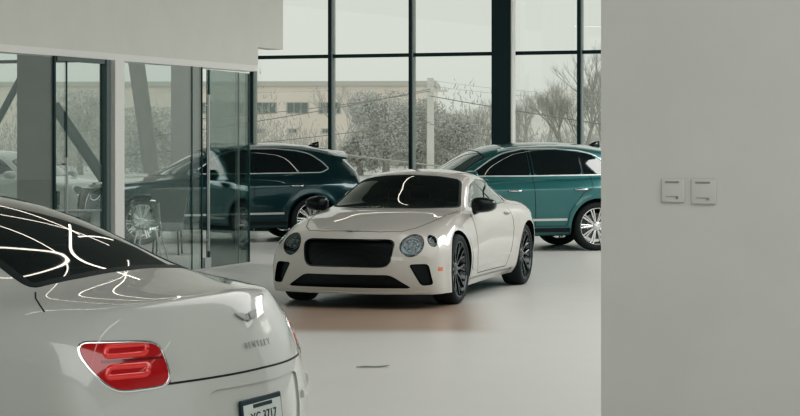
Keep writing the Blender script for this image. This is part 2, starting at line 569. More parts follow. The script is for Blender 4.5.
def place_wheels(parent, ax, track, R, rimR, w, style, rimmat, steer=0.):
    first = None
    for i, (x, s) in enumerate(((ax, 1), (ax, -1), (-ax, 1), (-ax, -1))):
        if first is None: o = first = make_wheel(parent, R, rimR, w, style, rimmat)
        else: o = dup(first, parent)
        o.location = (x, s * track / 2, R)
        rz = (0 if s > 0 else PI) + (math.radians(steer) if x > 0 else 0)
        o.rotation_euler = (0, 0, rz)

def make_mirror(parent, s, pos, m_house, size=(.13, .24, .15), rot=0., stalk=(.0, -.12, -.08), name='side_mirror'):
    bm = bmesh.new(); bmesh.ops.create_uvsphere(bm, u_segments=32, v_segments=20, radius=.5)
    for v in bm.verts:
        x, y, z = v.co * 2
        x2 = math.copysign(abs(x)**.9, x); y2 = math.copysign(abs(y)**.75, y); z2 = math.copysign(abs(z)**.75, z)
        if x2 < -.35: x2 = -.35
        z2 *= (1 - .18 * y2)      # slimmer outer end
        v.co = (x2 * size[0] * .75 - .1 * size[0] * y2, y2 * size[1] / 2 * s, z2 * size[2] / 2)
    o = mesh_obj(name, bm, m_house, parent, smooth=True, auto=50); o.location = pos; o.rotation_euler = (0, 0, rot * s)
    bm = bmesh.new(); bmesh.ops.create_uvsphere(bm, u_segments=24, v_segments=12, radius=.5)
    for v in bm.verts:
        x, y, z = v.co * 2; y2 = math.copysign(abs(y)**.7, y); z2 = math.copysign(abs(z)**.7, z)
        v.co = (-.27 * size[0] + x * .004, y2 * size[1] * .46 * s, z2 * size[2] * .44)
    mesh_obj('mirror_glass', bm, M['chrome'], o, smooth=True)
    bm = bmesh.new()
    tube(bm, [(0, -s * size[1] * .15, -size[2] * .3), (stalk[0] * .5, stalk[1] * .6 * s, stalk[2] * .8), (stalk[0], stalk[1] * s, stalk[2])], [.035, .03, .035], 10)
    mesh_obj('mirror_arm', bm, M['black'], o, smooth=True)
    return o

def winged_badge(parent, mtx, w, m_wing, name='winged_badge'):
    """a letter in an oval between two feathered wings; local frame: x to the reader's right, y up, z out"""
    bm = bmesh.new(); h = w * .13
    for s in (-1, 1):
        for k in range(7):
            y1 = h * (1.1 - k * .28); x1 = w / 2 * (1 - k * .085)
            pts = [(s * w * .09, y1 * .5), (s * w * .16, y1 * .7 + h * .08), (s * x1, y1 * .75 + h * .25), (s * x1 * .97, y1 * .75 + h * .10), (s * w * .10, y1 * .5 - h * .12)]
            prism(bm, pts, 0, .003 + .0003 * k)
    lathe(bm, [(w * .085, 0), (w * .085, .004), (w * .07, .004), (w * .07, 0)], 28, axis='Z')
    lathe(bm, [(.0001, .0015), (w * .075, .0015)], 28, axis='Z', mi=1)
    me = text_mesh('B', w * .14, .002, bold=.002)
    bm.from_mesh(me)
    o = mesh_obj(name, bm, [m_wing, M['black']], parent)
    o.matrix_local = mtx
    return o

def frame_at(p, n, up=V((0, 0, 1)), lift=.003):
    """matrix with z along n and y as near to up as it can be"""
    z = n.normalized(); x = up.cross(z).normalized(); y = z.cross(x)
    m = Matrix((x, y, z)).transposed().to_4x4(); m.translation = p + z * lift
    return m

def cast(bvh, o, d):
    p, n, _, _ = bvh.ray_cast(V(o), V(d))
    if p is None: return V(o), -V(d)
    if n.dot(V(d)) > 0: n = -n
    return p, n

# ------------------------------------------------------------------ car assembly
def make_car(spec):
    root = thing(spec['name'], (*spec['pos'], spec.get('z', 0)), spec['rz'], spec['label'], 'car')
    bm = body_bmesh(spec, spec.get('level', 3)); P = spec['paint']
    bvh = BVHTree.FromBMesh(bm)
    spec['bvh'] = bvh
    ax, R = spec['axle'], spec['R']; Ra = spec['arch']
    lips = bmesh.new()
    for x in (ax, -ax):
        reg = take(bm, cut(bm, f_arch(x, R, Ra)))
        for e in reg.edges:
            if len(e.link_faces) == 1:
                a, b = e.verts
                if min(math.hypot(a.co.x - x, a.co.z - R), math.hypot(b.co.x - x, b.co.z - R)) > Ra - .012 and a.co.z > .1:
                    q = [a.co.copy(), b.co.copy()]
                    q += [V((t.x, t.y - math.copysign(.10, t.y), t.z)) for t in (q[1], q[0])]
                    lips.faces.new([lips.verts.new(t) for t in q])
        reg.free()
    bmesh.ops.remove_doubles(lips, verts=lips.verts, dist=1e-5)
    trim = {}      # material key -> bmesh of trims
    for rg in spec['regions']:
        fs = cut(bm, rg['f'])
        if not fs: print('EMPTY REGION', spec['name'], rg['name']); continue
        reg = take(bm, fs)
        for piece in islands(reg):
            if len(piece.faces) < 4: piece.free(); continue
            par = root
            if 'depth' in rg:
                fl, wall = recess(piece, rg['depth'], rg.get('axis'))
                base = mesh_obj(rg['name'], fl, M[rg['mat']], root, smooth=True, recalc=False); par = base
                mesh_obj(rg.get('wallname', 'surround'), wall, M[rg.get('wallmat', 'black')], par, smooth=True)
                if rg.get('lens'):
                    l = bmesh.new(); l.from_mesh(_m(piece)); mesh_obj('lens', l, M[rg['lens']], par, smooth=True, recalc=False)
            else:
                l = bmesh.new(); l.from_mesh(_m(piece)); base = mesh_obj(rg['name'], l, M[rg['mat']], root, smooth=True, recalc=False); par = base
            for (nm, mk, wi, wo, h) in rg.get('trims', []):
                t = bmesh.new(); edge_trim(piece, t, wi, wo, h)
                if len(t.faces): mesh_obj(nm, t, M[mk], par, smooth=True, auto=60)
                else: t.free()
            piece.free()
    # body shell
    body = mesh_obj('body_shell', bm, P, root, smooth=True, recalc=False, auto=spec.get('sharp', 50))
    for piece in islands(lips): mesh_obj('wheel_arch_lip', piece, spec.get('lip_mat', P), body, smooth=True)
    # wheel housings
    for x in (ax, -ax):
        for s in (1, -1):
            b2 = bmesh.new(); n = 28; Rw = Ra + .015; y0, y1 = .45 * s, (spec['ytrack'] + .02) * s
            ring = [(x + Rw * math.cos(math.radians(-12 + 204 * k / n)), R + Rw * math.sin(math.radians(-12 + 204 * k / n))) for k in range(n + 1)]
            a = [b2.verts.new((u, y0, w)) for u, w in ring]; b = [b2.verts.new((u, y1, w)) for u, w in ring]
            for k in range(n): b2.faces.new((a[k], a[k + 1], b[k + 1], b[k]))
            b2.faces.new(a)
            mesh_obj('wheel_housing', b2, M['black_matt'], root)
    b2 = bmesh.new(); L0, L1 = spec['floor_x']; zf = spec['floor_z']; hw = spec['floor_w']
    bx(b2, ((L0 + L1) / 2, 0, zf + .03), (L0 - L1, .86, .06)); bx(b2, (0, 0, zf + .03), (2 * (ax - Ra) - .02, hw * 2, .06))
    for sx, lim in ((1, L0), (-1, L1)):
        xa = sx * (ax + Ra + .02); bx(b2, ((xa + lim) / 2, 0, zf + .03), (abs(lim - xa), hw * 1.4, .06))
    mesh_obj('underbody', b2, M['black_matt'], root)
    # draped lines
    for ln in spec['lines']:
        b2 = bmesh.new()
        for pr in ln['proj']:
            for pts in ln['pts']:
                if pr in ('XS', 'RS', 'ZS'):
                    q = [(a, -b) if pr == 'ZS' else (-a, b) for a, b in pts]; pj = {'XS': 'X+', 'RS': 'X-', 'ZS': 'Z'}[pr]
                    touch = abs(pts[0][1 if pr == 'ZS' else 0]) < 1e-6
                    for run in ([q[::-1] + pts[1:]] if touch else [pts, q]):
                        surf_line(bvh, run, pj, ln['w'], ln['h'], b2)
                        if len(b2.faces): mesh_obj(ln['name'], b2, M[ln['mat']], root, smooth=True, auto=40)
                        b2 = bmesh.new()
                elif pr in ('Y+', 'Y-') and ln.get('each'):
                    surf_line(bvh, pts, pr, ln['w'], ln['h'], b2); mesh_obj(ln['name'], b2, M[ln['mat']] if isinstance(ln['mat'], str) else ln['mat'], root, smooth=True, auto=40); b2 = bmesh.new()
                else: surf_line(bvh, pts, pr, ln['w'], ln['h'], b2)
        if len(b2.faces): mesh_obj(ln['name'], b2, M[ln['mat']] if isinstance(ln['mat'], str) else ln['mat'], root, smooth=True, auto=40)
        else: b2.free()
    place_wheels(root, ax, spec['track'], R, spec['rim'], spec['tw'], spec['wstyle'], M[spec['rimmat']], spec.get('steer', 0))
    for f in spec.get('extra', []): f(root, bvh, spec)
    return root

def _m(bm):
    me = bpy.data.meshes.new('tmp'); bm.to_mesh(me); return me

def handle(root, bvh, x, z, L=.22, mt=None, up=.0):
    for s in (1, -1):
        p, n = cast(bvh, (x, 2 * s, z), (0, -s, 0))
        b2 = bmesh.new()
        pts = []
        for k in range(9):
            t = -1 + 2 * k / 8; pts.append(V((t * L / 2, 0, 0)) + V((0, s, 0)) * (.034 * (1 - t**4)))
        tube(b2, pts, [.010, .013, .014, .014, .014, .014, .014, .013, .010], 8)
        o = mesh_obj('door_handle', b2, mt, root, smooth=True); o.location = p - V((0, s * .004, 0)); o.rotation_euler = (0, math.radians(-up), 0)
# ------------------------------------------------------------------ the white coupe
def mirror_y(p): return [(-a, b) for a, b in p]
def lin(a, b, n): return [a + (b - a) * k / (n - 1) for k in range(n)]

COUPE = dict(
    name='coupe_car', level=3, label='white two-door coupe facing the viewer, black grille and mirrors, in the open showroom',
    pos=(.175, 20.37), rz=math.atan2(-.952, -.307), paint=M['white_warm'], axle=1.425, R=.365, arch=.405, track=1.64, ytrack=.82, rim=.285, tw=.25,
    wstyle='Y', rimmat='rim_dark', floor_x=(2.0, -2.2), floor_z=.17, floor_w=.74,
    st=lin(1.99, -2.26, 32), flares=[(1.425, .365, .43, .014), (-1.425, .365, .43, .014)],
    side=[
        [(2.11, .885, .15), (1.85, .94, .15), (1.5, .935, .15), (.95, .865, .15), (0, .84, .16), (-1.4, .84, .17), (-2.28, .74, .25)],
        [(2.14, .90, .23), (1.85, .95, .23), (1.5, .955, .23), (.9, .91, .24), (.6, .895, .24), (0, .885, .24), (-.8, .90, .24), (-1.5, .95, .28), (-2.28, .80, .34)],
        [(2.13, .905, .40), (1.85, .95, .40), (1.45, .96, .42), (.7, .925, .42), (0, .905, .42), (-.7, .93, .43), (-1.5, .97, .45), (-2.3, .84, .50)],
        [(2.10, .895, .56), (1.85, .94, .56), (1.45, .96, .58), (.7, .935, .60), (0, .925, .62), (-.7, .94, .64), (-1.5, .985, .66), (-2.3, .84, .68)],
        [(2.06, .84, .69), (1.8, .88, .73), (1.45, .915, .77), (.8, .90, .79), (0, .905, .81), (-.7, .915, .83), (-1.5, .96, .86), (-2.27, .80, .85)],
        [(2.02, .735, .755), (1.7, .79, .83), (1.42, .82, .88), (.95, .835, .925), (.4, .835, .925), (0, .835, .93), (-.7, .84, .945), (-1.3, .865, .965), (-1.8, .82, .965), (-2.24, .70, .93)],
    ],
    top=[None,
        [(2.04, .62, .77), (1.7, .66, .845), (1.42, .69, .895), (1.05, .735, .94), (.85, .79, .945), (.6, .795, .94), (0, .795, .945), (-.7, .77, .965), (-1.15, .735, .985), (-1.6, .66, 1.005), (-1.95, .61, 1.01), (-2.27, .56, .97)],
        [(2.11, .45, .78), (1.7, .49, .86), (1.42, .51, .905), (1.05, .62, .955), (.84, .765, .96), (.45, .70, 1.12), (.08, .635, 1.275), (-.3, .61, 1.325), (-.7, .595, 1.31), (-1.05, .58, 1.24), (-1.4, .56, 1.13), (-1.75, .52, 1.04), (-2.0, .47, 1.025), (-2.32, .42, .985)],
        [(2.17, .25, .785), (1.7, .27, .87), (1.42, .29, .92), (1.1, .35, .97), (.97, .46, .974), (.52, .43, 1.165), (.12, .38, 1.335), (-.3, .35, 1.375), (-.7, .315, 1.365), (-1.1, .31, 1.29), (-1.45, .30, 1.185), (-1.8, .28, 1.075), (-2.0, .26, 1.045), (-2.37, .22, 1.0)],
        [(2.20, 0, .785), (1.7, 0, .87), (1.42, 0, .925), (1.12, 0, .975), (1.02, 0, .985), (.55, 0, 1.18), (.15, 0, 1.355), (-.25, 0, 1.40), (-.6, 0, 1.402), (-1.0, 0, 1.345), (-1.4, 0, 1.235), (-1.82, 0, 1.095), (-2.0, 0, 1.06), (-2.40, 0, 1.01)],
    ],
    nose=[(2.31, .15), (2.36, .22), (2.38, .40), (2.36, .56), (2.31, .69), (2.21, .785)], pwf=2.7,
    tail=[(-2.44, .28), (-2.50, .36), (-2.53, .52), (-2.49, .68), (-2.46, .85), (-2.40, 1.01)],
    crease=[('T1', .9, -1.4, .45), ('T2', .7, -.9, .25), (4, 1.2, -2.0, .25)],
    crease_end=[('F', 5, .35), ('R', 5, .6)],
)
COUPE['top'][0] = COUPE['side'][-1]

WS = rounded([(-.735, .985), (-.585, 1.275), (-.33, 1.315), (0, 1.33), (.33, 1.315), (.585, 1.275), (.735, .985), (.4, .978), (0, .98), (-.4, .978)], [.03, .07, 0, 0, 0, .07, .03, 0, 0, 0])
COUPE['regions'] = [
    dict(name='windshield', f=f_front(WS, -.2, False), mat='car_glass', trims=[('windshield_seal', 'black_matt', .028, .004, .004)]),
    dict(name='side_window', f=f_side(rounded([(.53, .985), (.05, 1.21), (-.35, 1.272), (-.72, 1.25), (-1.08, 1.12), (-1.27, 1.015), (-1.20, .99), (-.6, .982)], [.05, .1, .0, .1, .1, .04, .02, 0]), .5), mat='car_glass',
         trims=[('window_surround', 'black', .012, .010, .005)]),
    dict(name='rear_window', f=f_rear(rounded([(-.50, 1.09), (-.40, 1.27), (0, 1.31), (.40, 1.27), (.50, 1.09), (0, 1.10)], .05), -.9, False), mat='car_glass', trims=[('rear_window_seal', 'black', .02, .004, .004)]),
    dict(name='grille', f=f_front(rounded([(-.46, .70), (.46, .70), (.485, .66), (.455, .47), (.41, .43), (-.41, .43), (-.455, .47), (-.485, .66)], [.03] * 8), 1.5, False), mat='mesh', depth=.035, axis=(-1, 0, 0),
         wallname='grille_surround', wallmat='black', trims=[('grille_frame', 'black', .012, .006, .006)]),
    dict(name='lower_intake', f=f_front(rounded([(-.46, .350), (.46, .350), (.67, .215), (-.67, .215)], [.05, .05, .02, .02]), 1.5, False), mat='mesh', depth=.05, axis=(-1, 0, 0), wallname='intake_surround', wallmat='black'),
    dict(name='side_intake', f=f_front(rounded([(.635, .458), (.82, .462), (.865, .25), (.755, .24)], [.03, .04, .03, .03]), 1.5), mat='mesh', depth=.06, axis=(-1, 0, 0), wallname='intake_surround', wallmat='black'),
    dict(name='headlamp', f=f_front([(.648 + .108 * math.cos(a), .643 + .108 * math.sin(a)) for a in np.linspace(0, 2 * PI, 40)[:-1]], 1.4), mat='lamp_inner', depth=.035, wallname='lamp_ring', wallmat='black', lens='lens',
         trims=[('bezel', 'black', .006, .006, .004)]),
    dict(name='indicator_lamp', f=f_diag([(-.494 + .056 * math.cos(a), .686 + .058 * math.sin(a)) for a in np.linspace(0, 2 * PI, 30)[:-1]], False, 55), mat='lamp_inner', depth=.025, wallname='lamp_ring', wallmat='black', lens='lens',
         trims=[('bezel', 'black', .005, .005, .004)]),
    dict(name='tail_lamp', f=f_rear([(.60 + .17 * math.cos(a), .80 + .065 * math.sin(a)) for a in np.linspace(0, 2 * PI, 40)[:-1]], -1.9), mat='red', trims=[('bezel', 'chrome', .004, .006, .004)]),
]
COUPE['lines'] = [
    dict(name='door_gap', mat='black_matt', w=.008, h=.0015, proj=['Y+', 'Y-'], each=True, pts=[[(.66, .93), (.70, .80), (.68, .45), (.60, .27), (-.62, .27), (-.76, .45), (-.86, .70), (-.88, .955)]]),
    dict(name='bonnet_gap', mat='black_matt', w=.008, h=.0015, proj=['ZS'], pts=[[(2.19, .0), (2.16, .30), (2.08, .50), (1.9, .60), (1.6, .685), (1.2, .735), (.9, .765)]]),
    dict(name='boot_gap', mat='black_matt', w=.008, h=.0015, proj=['RS'], pts=[[(.0, .70), (.44, .70), (.52, .98)]]),
    dict(name='side_marker', mat='amber', w=.035, h=.004, proj=['Y+', 'Y-'], each=True, pts=[[(2.09, .405), (2.02, .403)]]),
    dict(name='fender_vent', mat='black', w=.03, h=.004, proj=['Y+', 'Y-'], each=True, pts=[[(.93, .34), (.955, .42), (.945, .52)]]),
    dict(name='sill_trim', mat='black', w=.02, h=.005, proj=['Y+', 'Y-'], each=True, pts=[[(.95, .23), (-.95, .23)]]),
    dict(name='sill_blade', mat='chrome', w=.016, h=.008, proj=['Y+', 'Y-'], each=True, pts=[[(.84, .33), (.4, .34), (-.2, .37), (-.75, .42)]]),
    dict(name='front_splitter', mat='white_warm', w=.02, h=.012, proj=['XS'], pts=[[(0, .165), (.4, .165), (.78, .175)]]),
]
def seat(root, x, y, mt, z=.30):
    b2 = bmesh.new()
    bx(b2, (x, y, z + .10), (.50, .50, .16), bev=.05)
    R_ = Matrix.Rotation(math.radians(-18), 3, 'Y')
    s = mesh_obj('seat', b2, mt, root, smooth=True, auto=40)
    b2 = bmesh.new(); bx(b2, (x - .30, y, z + .40), (.13, .50, .62), R=R_, bev=.055); bb = mesh_obj('backrest', b2, mt, s, smooth=True, auto=40)
    b2 = bmesh.new(); bx(b2, (x - .40, y, z + .77), (.09, .26, .17), R=R_, bev=.04); mesh_obj('headrest', b2, mt, s, smooth=True, auto=40)
def coupe_extra(root, bvh, spec):
    for s in (1, -1): make_mirror(root, s, (.60, s * .97, 1.01), M['black_mirror'], (.17, .27, .165), rot=0)
    handle(root, bvh, -.74, .885, .22, spec['paint'])
    for y in (.36, -.36): seat(root, -.1, y, M['leather'])
    seat(root, -.85, .33, M['leather'], .33); seat(root, -.85, -.33, M['leather'], .33)
    b2 = bmesh.new(); bx(b2, (.74, 0, .86), (.40, 1.36, .16), bev=.05); bx(b2, (.3, 0, .55), (.9, .26, .24), bev=.04); mesh_obj('dashboard', b2, M['black_matt'], root, smooth=True, auto=40)
    b2 = bmesh.new(); bx(b2, (-.35, 0, .29), (2.5, 1.5, .05)); bx(b2, (.95, 0, .58), (.05, 1.4, .6)); bx(b2, (-1.35, 0, .62), (.05, 1.3, .72))
    for s in (1, -1): bx(b2, (-.2, s * .78, .6), (2.1, .05, .62))
    mesh_obj('cabin_lining', b2, M['black_matt'], root)
    b2 = bmesh.new(); tube(b2, [(0, .18 * math.cos(a), .18 * math.sin(a)) for a in np.linspace(0, 2 * PI, 33)[:-1]], .014, 8, closed=True)
    bx(b2, (0, 0, 0), (.03, .14, .07), bev=.01); bx(b2, (0, 0, 0), (.015, .34, .03))
    o = mesh_obj('steering_wheel', b2, M['leather'], root, smooth=True, auto=40); o.location = (.46, .36, .90); o.rotation_euler = (0, math.radians(-22), 0)
    b2 = bmesh.new(); bx(b2, (.23, 0, 1.27), (.03, .24, .06), bev=.012); mesh_obj('rear_view_mirror', b2, M['black'], root)
    # lamp inner rings and beads
    for nm, y, z, r in (('headlamp', .648, .643, .108), ('indicator_lamp', .822, .686, .046)):
        lamps = [c for c in root.children if c.name.split('.')[0] == nm]
        for lamp, s in zip(lamps, (1, -1)):
            c = sum((v.co for v in lamp.data.vertices), V()) / len(lamp.data.vertices)
            n = sum((p.normal for p in lamp.data.polygons), V()).normalized()
            if n.x < 0: n = -n
            b2 = bmesh.new(); q = V((0, 0, 1)).cross(n).normalized(); u = n.cross(q)
            for rr in ((.80, .45) if r > .06 else (.6,)):
                tube(b2, [c + n * .012 + (q * math.cos(a) + u * math.sin(a)) * r * rr for a in np.linspace(0, 2 * PI, 29)[:-1]], .004, 6, closed=True)
            if r > .06:
                for a in (45, 135, 225, 315):
                    e = c + n * .012 + (q * math.cos(math.radians(a)) + u * math.sin(math.radians(a))) * r * .45
                    bmesh.ops.create_uvsphere(b2, u_segments=10, v_segments=8, radius=.017, matrix=Matrix.Translation(e))
            mesh_obj('lamp_reflector', b2, M['satin'], lamp, smooth=True)
    p, n = cast(bvh, (4, 0, .775), (-1, 0, 0)); winged_badge(root, frame_at(p, n), .17, M['satin'])
    for sx in (-1, 1):
        b2 = bmesh.new(); lathe(b2, [(.045, 0), (.05, -.06), (.04, -.06), (.036, 0)], 24, axis='X', closed=True)
        o = mesh_obj('exhaust_pipe', b2, M['chrome'], root, smooth=True, auto=40); o.location = (-2.47, sx * .52, .33); o.scale = (1, 1.8, 1)
    b2 = bmesh.new()
    prism(b2, [(-.92, 1.34), (-1.0, 1.378), (-1.08, 1.385), (-1.09, 1.30)], -.01, .01, lambda u, v, w_: (u, w_, v)); mesh_obj('roof_antenna', b2, M['black'], root, smooth=True)
COUPE['extra'] = [coupe_extra]

# ------------------------------------------------------------------ the white sedan
RED_POLY = None
SEDAN = dict(
    name='sedan_car', level=3, label='white saloon seen from behind in the near corner, red tail lamp and licence plate',
    pos=(-.47 - .916 * 2.75, 6.9 + .40 * 2.75), rz=math.atan2(.40, -.916), paint=M['white_cool'], axle=1.597, R=.37, arch=.415, track=1.66, ytrack=.83, rim=.285, tw=.25,
    wstyle='Y', rimmat='rim_silver', floor_x=(2.1, -2.25), floor_z=.20, floor_w=.76,
    st=lin(2.15, -2.40, 34), flares=[(1.597, .37, .44, .01), (-1.597, .37, .44, .01)],
    side=[
        [(2.2, .76, .2), (1.6, .82, .18), (0, .86, .18), (-1.6, .85, .2), (-2.42, .76, .28)],
        [(2.22, .84, .3), (1.6, .93, .28), (0, .92, .28), (-1.6, .95, .3), (-2.42, .84, .38)],
        [(2.22, .86, .48), (1.6, .955, .46), (0, .945, .46), (-1.6, .985, .48), (-2.44, .87, .56)],
        [(2.2, .85, .64), (1.6, .96, .66), (0, .96, .66), (-1.6, .99, .7), (-2.40, .87, .74)],
        [(2.17, .80, .78), (1.6, .92, .85), (0, .93, .87), (-1.6, .96, .90), (-2.36, .83, .91)],
        [(2.14, .70, .86), (1.6, .83, .95), (.9, .85, .985), (0, .86, .99), (-1, .86, 1.0), (-1.7, .85, 1.02), (-2.1, .80, 1.03), (-2.32, .71, 1.00)],
    ],
    top=[None,
        [(2.12, .6, .87), (1.6, .68, .96), (1.15, .72, 1.0), (.9, .79, 1.0), (0, .81, 1.01), (-1, .80, 1.02), (-1.5, .76, 1.05), (-1.9, .71, 1.075), (-2.1, .68, 1.07), (-2.38, .6, 1.03)],
        [(2.18, .46, .88), (1.6, .5, .975), (1.15, .55, 1.01), (.92, .7, 1.015), (.5, .63, 1.2), (.1, .575, 1.38), (-.5, .57, 1.42), (-1.0, .575, 1.40), (-1.35, .575, 1.345), (-1.65, .575, 1.25), (-1.9, .575, 1.15), (-2.07, .55, 1.095), (-2.48, .44, 1.05)],
        [(2.26, .26, .9), (1.6, .28, .99), (1.15, .35, 1.02), (.65, .38, 1.2), (.15, .34, 1.42), (-.5, .33, 1.465), (-1.0, .34, 1.445), (-1.35, .335, 1.40), (-1.65, .33, 1.315), (-1.9, .325, 1.205), (-2.10, .31, 1.11), (-2.54, .24, 1.06)],
        [(2.3, 0, .9), (1.6, 0, 1.0), (1.2, 0, 1.03), (.7, 0, 1.22), (.2, 0, 1.43), (-.4, 0, 1.484), (-1, 0, 1.462), (-1.35, 0, 1.415), (-1.65, 0, 1.335), (-1.92, 0, 1.22), (-2.13, 0, 1.118), (-2.58, 0, 1.065)],
    ],
    nose=[(2.48, .22), (2.53, .32), (2.54, .48), (2.52, .64), (2.48, .78), (2.38, .88)],
    tail=[(-2.64, .26), (-2.70, .37), (-2.74, .53), (-2.72, .68), (-2.68, .86), (-2.60, 1.065)], pwr=1.9,
    crease=[('T1', 1.0, -1.5, .45), ('T2', .7, -1.3, .25), (4, 1.2, -2.2, .2)],
    crease_end=[('F', 5, .3), ('R', 5, .35)],
)
SEDAN['top'][0] = SEDAN['side'][-1]
SEDAN['regions'] = [
    dict(name='windshield', f=f_front(rounded([(-.66, 1.05), (-.52, 1.36), (0, 1.41), (.52, 1.36), (.66, 1.05), (0, 1.03)], .05), -.2, False), mat='glass_dark', trims=[('windshield_seal', 'black_matt', .02, .004, .004)]),
    dict(name='front_window', f=f_side(rounded([(.62, 1.04), (.15, 1.29), (-.12, 1.33), (-.12, 1.04)], [.04, .1, .02, .02]), .5), mat='glass_dark', trims=[('window_surround', 'chrome', .004, .010, .005)]),
    dict(name='rear_side_window', f=f_side(rounded([(-.17, 1.04), (-.17, 1.335), (-.7, 1.33), (-1.2, 1.24), (-1.45, 1.10), (-1.35, 1.05)], [.02, .02, .1, .1, .03, .03]), .5), mat='glass_dark', trims=[('window_surround', 'chrome', .004, .010, .005)]),
    dict(name='rear_window', f=f_plan(rounded([(-2.09, -.01), (-2.07, .32), (-2.03, .585), (-1.75, .51), (-1.30, .47), (-1.12, .3), (-1.10, -.01)], [0, .0, .05, .05, .1, 0, 0]), 1.0), mat='glass_dark', trims=[('rear_window_seal', 'black_matt', .035, .002, .003)]),
    dict(name='grille', f=f_front(rounded([(-.40, .80), (.40, .80), (.42, .74), (.38, .47), (-.38, .47), (-.42, .74)], .03), 1.5, False), mat='mesh', depth=.03, axis=(-1, 0, 0), wallmat='chrome', trims=[('grille_frame', 'chrome', .01, .015, .01)]),
    dict(name='headlamp', f=f_front([(.62 + .12 * math.cos(a), .72 + .10 * math.sin(a)) for a in np.linspace(0, 2 * PI, 40)[:-1]], 1.4), mat='lamp_inner', depth=.035, lens='lens', trims=[('bezel', 'chrome', .006, .01, .006)]),
    dict(name='tail_lamp', f=f_diag(rounded([(-1.105, .932), (-1.428, .916), (-1.469, .765), (-1.23, .757), (-1.133, .86)], [.03, .03, .015, .05, .04])), mat='red', trims=[('bezel', 'chrome', .002, .008, .004)]),
    dict(name='plate_recess', f=f_rear(rounded([(-.36, .725), (.36, .725), (.33, .50), (-.33, .50)], .04), -2.2, False), mat='white_cool', depth=.008, axis=(1, 0, 0), wallname='recess_edge', wallmat='recess'),
]
SEDAN['lines'] = [
    dict(name='boot_gap', mat='black_matt', w=.008, h=.0012, proj=['RS'], pts=[[(.0, .775), (.4, .770), (.53, .768)]]),
    dict(name='boot_side_gap', mat='black_matt', w=.006, h=.0012, proj=['ZS'], pts=[[(-2.05, .60), (-2.09, .655), (-2.14, .70), (-2.18, .73)]]),
    dict(name='door_gap', mat='black_matt', w=.007, h=.0012, proj=['Y+', 'Y-'], each=True, pts=[[(.98, .98), (.95, .5), (.9, .32), (-1.05, .32), (-1.15, .6), (-1.35, .85), (-1.42, 1.04)], [(-.15, 1.0), (-.17, .32)]]),
    dict(name='bumper_crease', mat='white_cool', w=.03, h=.010, proj=['RS'], pts=[[(.40, .62), (.7, .63), (.80, .635)]]),
    dict(name='chrome_strip', mat='chrome', w=.02, h=.006, proj=['Y+', 'Y-'], each=True, pts=[[(1.0, .33), (-1.0, .33)]]),
]
def text_part(root, name, s, size, mt, mtx, depth=.001, bold=0.):
    me = text_mesh(s, size, depth, bold=bold); me.materials.clear(); me.materials.append(mt)
    o = bpy.data.objects.new(name, me); C.objects.link(o); o.parent = root; o.matrix_local = mtx
    return o
def sedan_extra(root, bvh, spec):
    for s in (1, -1): make_mirror(root, s, (.75, s * 1.03, 1.05), spec['paint'], (.15, .25, .16))
    handle(root, bvh, -.0, .88, .22, M['chrome']); handle(root, bvh, -1.08, .89, .22, M['chrome'])
    p, n = cast(bvh, (-4, 0, .965), (1, 0, 0)); winged_badge(root, frame_at(p, n), .19, M['satin_dull'])
    p, n = cast(bvh, (-4, 0, .865), (1, 0, 0)); text_part(root, 'boot_lettering', 'B E N T L E Y', .034, M['satin_dull'], frame_at(p, n))
    # licence plate in its frame
    p, n = cast(bvh, (-4, .05, .582), (1, 0, 0)); n = V((-1, 0, .12)).normalized(); mt = frame_at(p + V((.02, 0, 0)), n, lift=.004)
    b2 = bmesh.new(); bx(b2, (0, 0, .006), (.325, .178, .012), bev=.005); o = mesh_obj('licence_plate', b2, M['ink'], root); o.matrix_local = mt
    b2 = bmesh.new(); bx(b2, (0, -.004, .013), (.300, .145, .003)); mesh_obj('plate_face', b2, M['plate'], o)
    b2 = bmesh.new(); bx(b2, (0, .058, .0155), (.15, .014, .002)); mesh_obj('plate_band', b2, M['ink'], o)
    text_part(o, 'plate_number', 'XG 3717', .056, M['ink'], Matrix.Translation((0, .012, .016)))
    # brighter loops inside the tail lamps
    for lamp in [c for c in root.children if c.name.split('.')[0] == 'tail_lamp']:
        vs = [v.co for v in lamp.data.vertices]; s = 1 if vs[0].y > 0 else -1
        b2 = bmesh.new(); u0, u1 = -1.43, -1.20; dd = V((1, -s, 0)).normalized(); tt = V((1, s, 0)).normalized()
        def drape(pts, w, h, out):
            hit = []
            fine = [np.array(pts[0], float)]
            for a, b in zip(pts[:-1], pts[1:]):
                a, b = np.array(a, float), np.array(b, float); k = max(1, int(np.linalg.norm(b - a) / .01)); fine += [a + (b - a) * (q + 1) / k for q in range(k)]
            for u, z in fine:
                o_ = tt * u - dd * 4 + V((0, 0, z)); q, nn = cast(bvh, o_, dd); hit.append((q, nn))
            rings = []
            for i, (q, nn) in enumerate(hit):
                t = (hit[min(i + 1, len(hit) - 1)][0] - hit[max(i - 1, 0)][0]).normalized(); sd = t.cross(nn).normalized()
                rings.append([out.verts.new(q + sd * a + nn * b) for a, b in ((-w / 2, -.002), (-w / 2, h), (w / 2, h), (w / 2, -.002))])
            for A, B in zip(rings[:-1], rings[1:]):
                for k in range(3): out.faces.new((A[k], A[k + 1], B[k + 1], B[k]))
        for zc in (.898, .826):
            loop = rounded([(u0 + .05, zc + .017), (u1 - .02, zc + .017), (u1 - .01, zc - .017), (u0 + .06, zc - .017)], .017, 6)
            drape(loop, .020, .0015, b2)
        mesh_obj('lamp_loop', b2, M['red_bright'], lamp, smooth=True)
        b2 = bmesh.new(); drape([(u0 - .02, .862), (u1 + .005, .864)], .010, .001, b2); mesh_obj('lamp_divider', b2, M['red_dark'], lamp)
SEDAN['extra'] = [sedan_extra]

